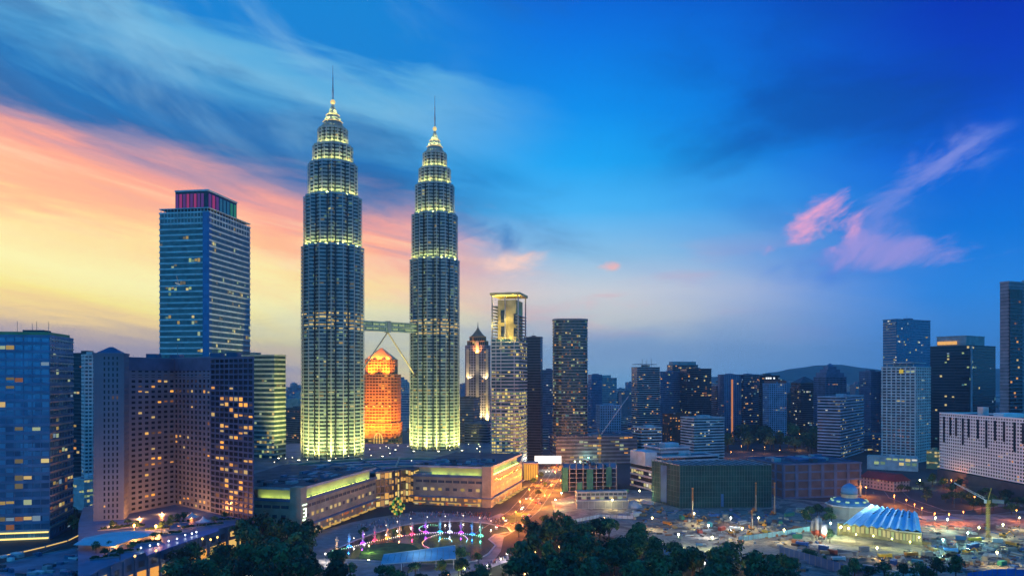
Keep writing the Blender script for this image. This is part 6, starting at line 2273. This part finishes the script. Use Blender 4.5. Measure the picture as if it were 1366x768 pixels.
def tree_mesh(kind):
    rr = random.Random(50 + kind)
    b = MB()
    lobes = []
    if kind == 5:       # palm like / narrow
        lobes = [(0, 0, 9.5, 2.6, 1.8)]
    else:
        n_ = 9 + kind
        for k in range(n_):
            a = rr.random() * 6.28
            d = rr.uniform(0, 4.2) if k else 0
            lobes.append((d * math.cos(a), d * math.sin(a), rr.uniform(6.0, 10.6) - d * .35, rr.uniform(1.6, 2.9), rr.uniform(1.3, 2.2)))
    for (x, y, z, r, h) in lobes:
        tone = rr.choice((0, 0, 1, 3) if kind != 2 else (1, 2, 1))
        for _ in range(int(46 * r / 2)):
            u, v = rr.random() * 6.28, math.acos(rr.uniform(-.75, 1))
            k = rr.uniform(.72, 1.1)
            c_ = Vector((x + r * k * math.sin(v) * math.cos(u), y + r * k * math.sin(v) * math.sin(u), z + h * k * math.cos(v)))
            nrm = (Vector((math.sin(v) * math.cos(u), math.sin(v) * math.sin(u), math.cos(v))) + Vector((rr.uniform(-.7, .7), rr.uniform(-.7, .7), rr.uniform(-.5, .9)))).normalized()
            t0 = nrm.orthogonal().normalized()
            t1 = nrm.cross(t0)
            s_ = rr.uniform(.32, .78)
            w_ = rr.random() * 6.28
            pts = []
            for q in range(5):
                an_ = w_ + q * 1.2566
                e = s_ * rr.uniform(.6, 1.15)
                pts.append(c_ + (t0 * math.cos(an_) + t1 * math.sin(an_)) * e)
            b.face(pts, tone if rr.random() < .75 else rr.randrange(4))
    t = MB()
    t.bar((0, 0, -.2), (.15, .1, 4.5), .42, 0, 7, .28)
    for (x, y, z, r, h) in lobes[:7]:
        t.bar((.12, .08, 3.6 + rr.random()), (x * .8, y * .8, z), .17, 0, 5, .06)
    return b, t


TR = []
for k in range(6):
    b, t = tree_mesh(k)
    o = thing('park_tree', 'x', 'tree')
    b.build('crown', LV, o)
    t.build('trunk', BARK, o)
    TR.append(o)
tree_used = set()


def tree(px, py, s, label, group, k=None, z=0):
    k = R.randrange(5) if k is None else k
    p = G(px, py)
    if k in tree_used:
        o = copy_tree(TR[k])
    else:
        o = TR[k]
        tree_used.add(k)
    o.location = p
    o.rotation_euler = (0, 0, R.random() * 6.28)
    o.scale = (s * R.uniform(.9, 1.15), s * R.uniform(.9, 1.15), s * R.uniform(.85, 1.2))
    o['label'] = label
    o['group'] = group
    return o


def inside(px, py, poly):
    c_ = False
    n_ = len(poly)
    for i in range(n_):
        (x0, y0), (x1, y1) = poly[i], poly[i - 1]
        if (y0 > py) != (y1 > py) and px < (x1 - x0) * (py - y0) / (y1 - y0) + x0:
            c_ = not c_
    return c_


def wood(poly, n, s0, s1, label, group, gap=5.0):
    xs, ys = [q[0] for q in poly], [q[1] for q in poly]
    got = []
    tries = 0
    while len(got) < n and tries < n * 60:
        tries += 1
        iy = 1 / R.uniform(1 / (max(ys) - HY), 1 / (min(ys) - HY))
        px, py = R.uniform(min(xs), max(xs)), HY + iy
        if not inside(px, py, poly):
            continue
        p = G(px, py)
        if any((p - q).length < gap for q in got):
            continue
        got.append(p)
        tree(px, py, R.uniform(s0, s1), label, group)


wood([(225, 800), (240, 758), (300, 744), (345, 724), (390, 726), (428, 745), (446, 760), (468, 780), (468, 800)], 50, 1.15, 1.75, 'dark broad leaved park tree in the dense wood between hotel podium and lake', 'park trees by the hotel and lake', 6)
wood([(700, 742), (715, 722), (745, 712), (800, 722), (870, 740), (935, 757), (1000, 762), (1060, 775), (1060, 805), (684, 805), (690, 760)], 100, 1.0, 1.6, 'dark broad leaved park tree in the dense wood in front of the building site', 'park trees before the building site', 6)
wood([(466, 772), (500, 768), (560, 770), (612, 766), (645, 778), (645, 806), (466, 806)], 26, .72, 1.0, 'dark tree in front of the glazed lakeside canopy', 'trees at the lakeside canopy', 5)
for px, py, s, lb in ((336, 716, 1.35, 'large round tree at the corner of the mall under its upright sign'), (352, 722, 1.25, 'tree beside the large round one near the mall corner'), (615, 752, .95, 'bushy tree standing at the end of the glazed lakeside canopy'), (638, 752, .6, 'small lone tree on the lake shore by the violet path'),
                      (692, 716, .8, 'tree at the lawn corner where the boulevard meets the park'), (702, 708, .8, 'tree on the boulevard edge beside the lawn strip'), (727, 700, .8, 'tree closest to the building site hoarding beside the boulevard'), (1084, 748, .6, 'young tree in front of the curved navy hoarding'), (1076, 745, .55, 'smaller young tree in front of the curved navy hoarding'), (1100, 752, .4, 'smallest sapling by the navy hoarding'), (1107, 724, .7, 'tree beside the red and white silos')):
    tree(px, py, s, lb, None)
for px, py in ((1140, 772), (1160, 776), (1180, 775), (1205, 776), (1228, 778), (1250, 772), (1275, 775), (1128, 782), (1195, 788), (1240, 786), (1060, 770), (1040, 764)):
    tree(px, py, R.uniform(.8, 1.1), 'dark tree along the lower edge of the bare building ground', 'trees below the building ground')
wood([(1196, 655), (1240, 648), (1300, 655), (1366, 668), (1400, 680), (1400, 700), (1330, 692), (1290, 678), (1240, 672), (1210, 664)], 34, .7, 1.05, 'round dark tree in the garden between the red roofed house and the white slab', 'garden trees by the white slab', 7)
wood([(1062, 690), (1092, 682), (1110, 692), (1112, 706), (1085, 706)], 9, .6, .85, 'tree in front of the mosque hall and the lit shed', 'trees by the mosque', 5)
wood([(966, 604), (980, 584), (1010, 578), (1050, 580), (1088, 586), (1092, 606), (1040, 604)], 46, 1.9, 2.7, 'dark tree in the belt of woods behind the civic block', 'trees in the belt behind the civic block', 11)
for px, py in ((713, 632), (722, 640), (727, 650), (712, 648), (718, 662), (736, 622), (727, 622)):
    tree(px, py, R.uniform(.6, .85), 'orange lit street tree on the boulevard median', 'street trees on the boulevard')
wood([(80, 716), (98, 690), (122, 684), (128, 696), (100, 716)], 10, .7, .95, 'dark tree at the foot of the office block and the stone hotel', 'trees by the office block', 6)
for px, py in ((170, 703), (180, 706), (150, 706), (236, 697), (245, 695), (228, 700), (300, 694), (286, 699), (140, 743), (206, 722), (128, 737), (146, 733), (160, 746), (176, 735), (215, 709), (226, 706)):
    q = G(px, py, 16)
    o = tree(px, py, .5, 'small potted garden tree on the hotel terrace', 'terrace garden trees')
    o.location = q
wood([(780, 588), (840, 592), (845, 600), (790, 602)], 12, .9, 1.2, 'tree beside the low parking deck beyond the half built frame', 'trees by the parking deck', 9)
wood([(470, 722), (480, 716), (520, 700), (490, 712)], 4, .5, .6, 'small tree on the promenade planting strip near the awnings', 'promenade trees', 4)
for k in range(6):
    if k not in tree_used:
        for ch in list(TR[k].children):
            bpy.data.objects.remove(ch)
        bpy.data.objects.remove(TR[k])


# ------------------------------------------------------------------ evening air
hb = MB()
hb.box(-8600, 8600, -900, 8700, -1.0, 470)
hm = bpy.data.materials.new('evening_haze')
hm.use_nodes = True
ht_ = hm.node_tree
ht_.nodes.clear()
pv = nd('ShaderNodeVolumePrincipled', ht_)
pv.inputs['Color'].default_value = (.55, .82, 1, 1)
pv.inputs["Density"].default_value = .000065
pv.inputs['Anisotropy'].default_value = 0.0
ou = nd('ShaderNodeOutputMaterial', ht_)
lk(pv.outputs[0], ou.inputs['Volume'], ht_)
hz_o = hb.build('haze', hm)
hz_o['kind'] = 'stuff'
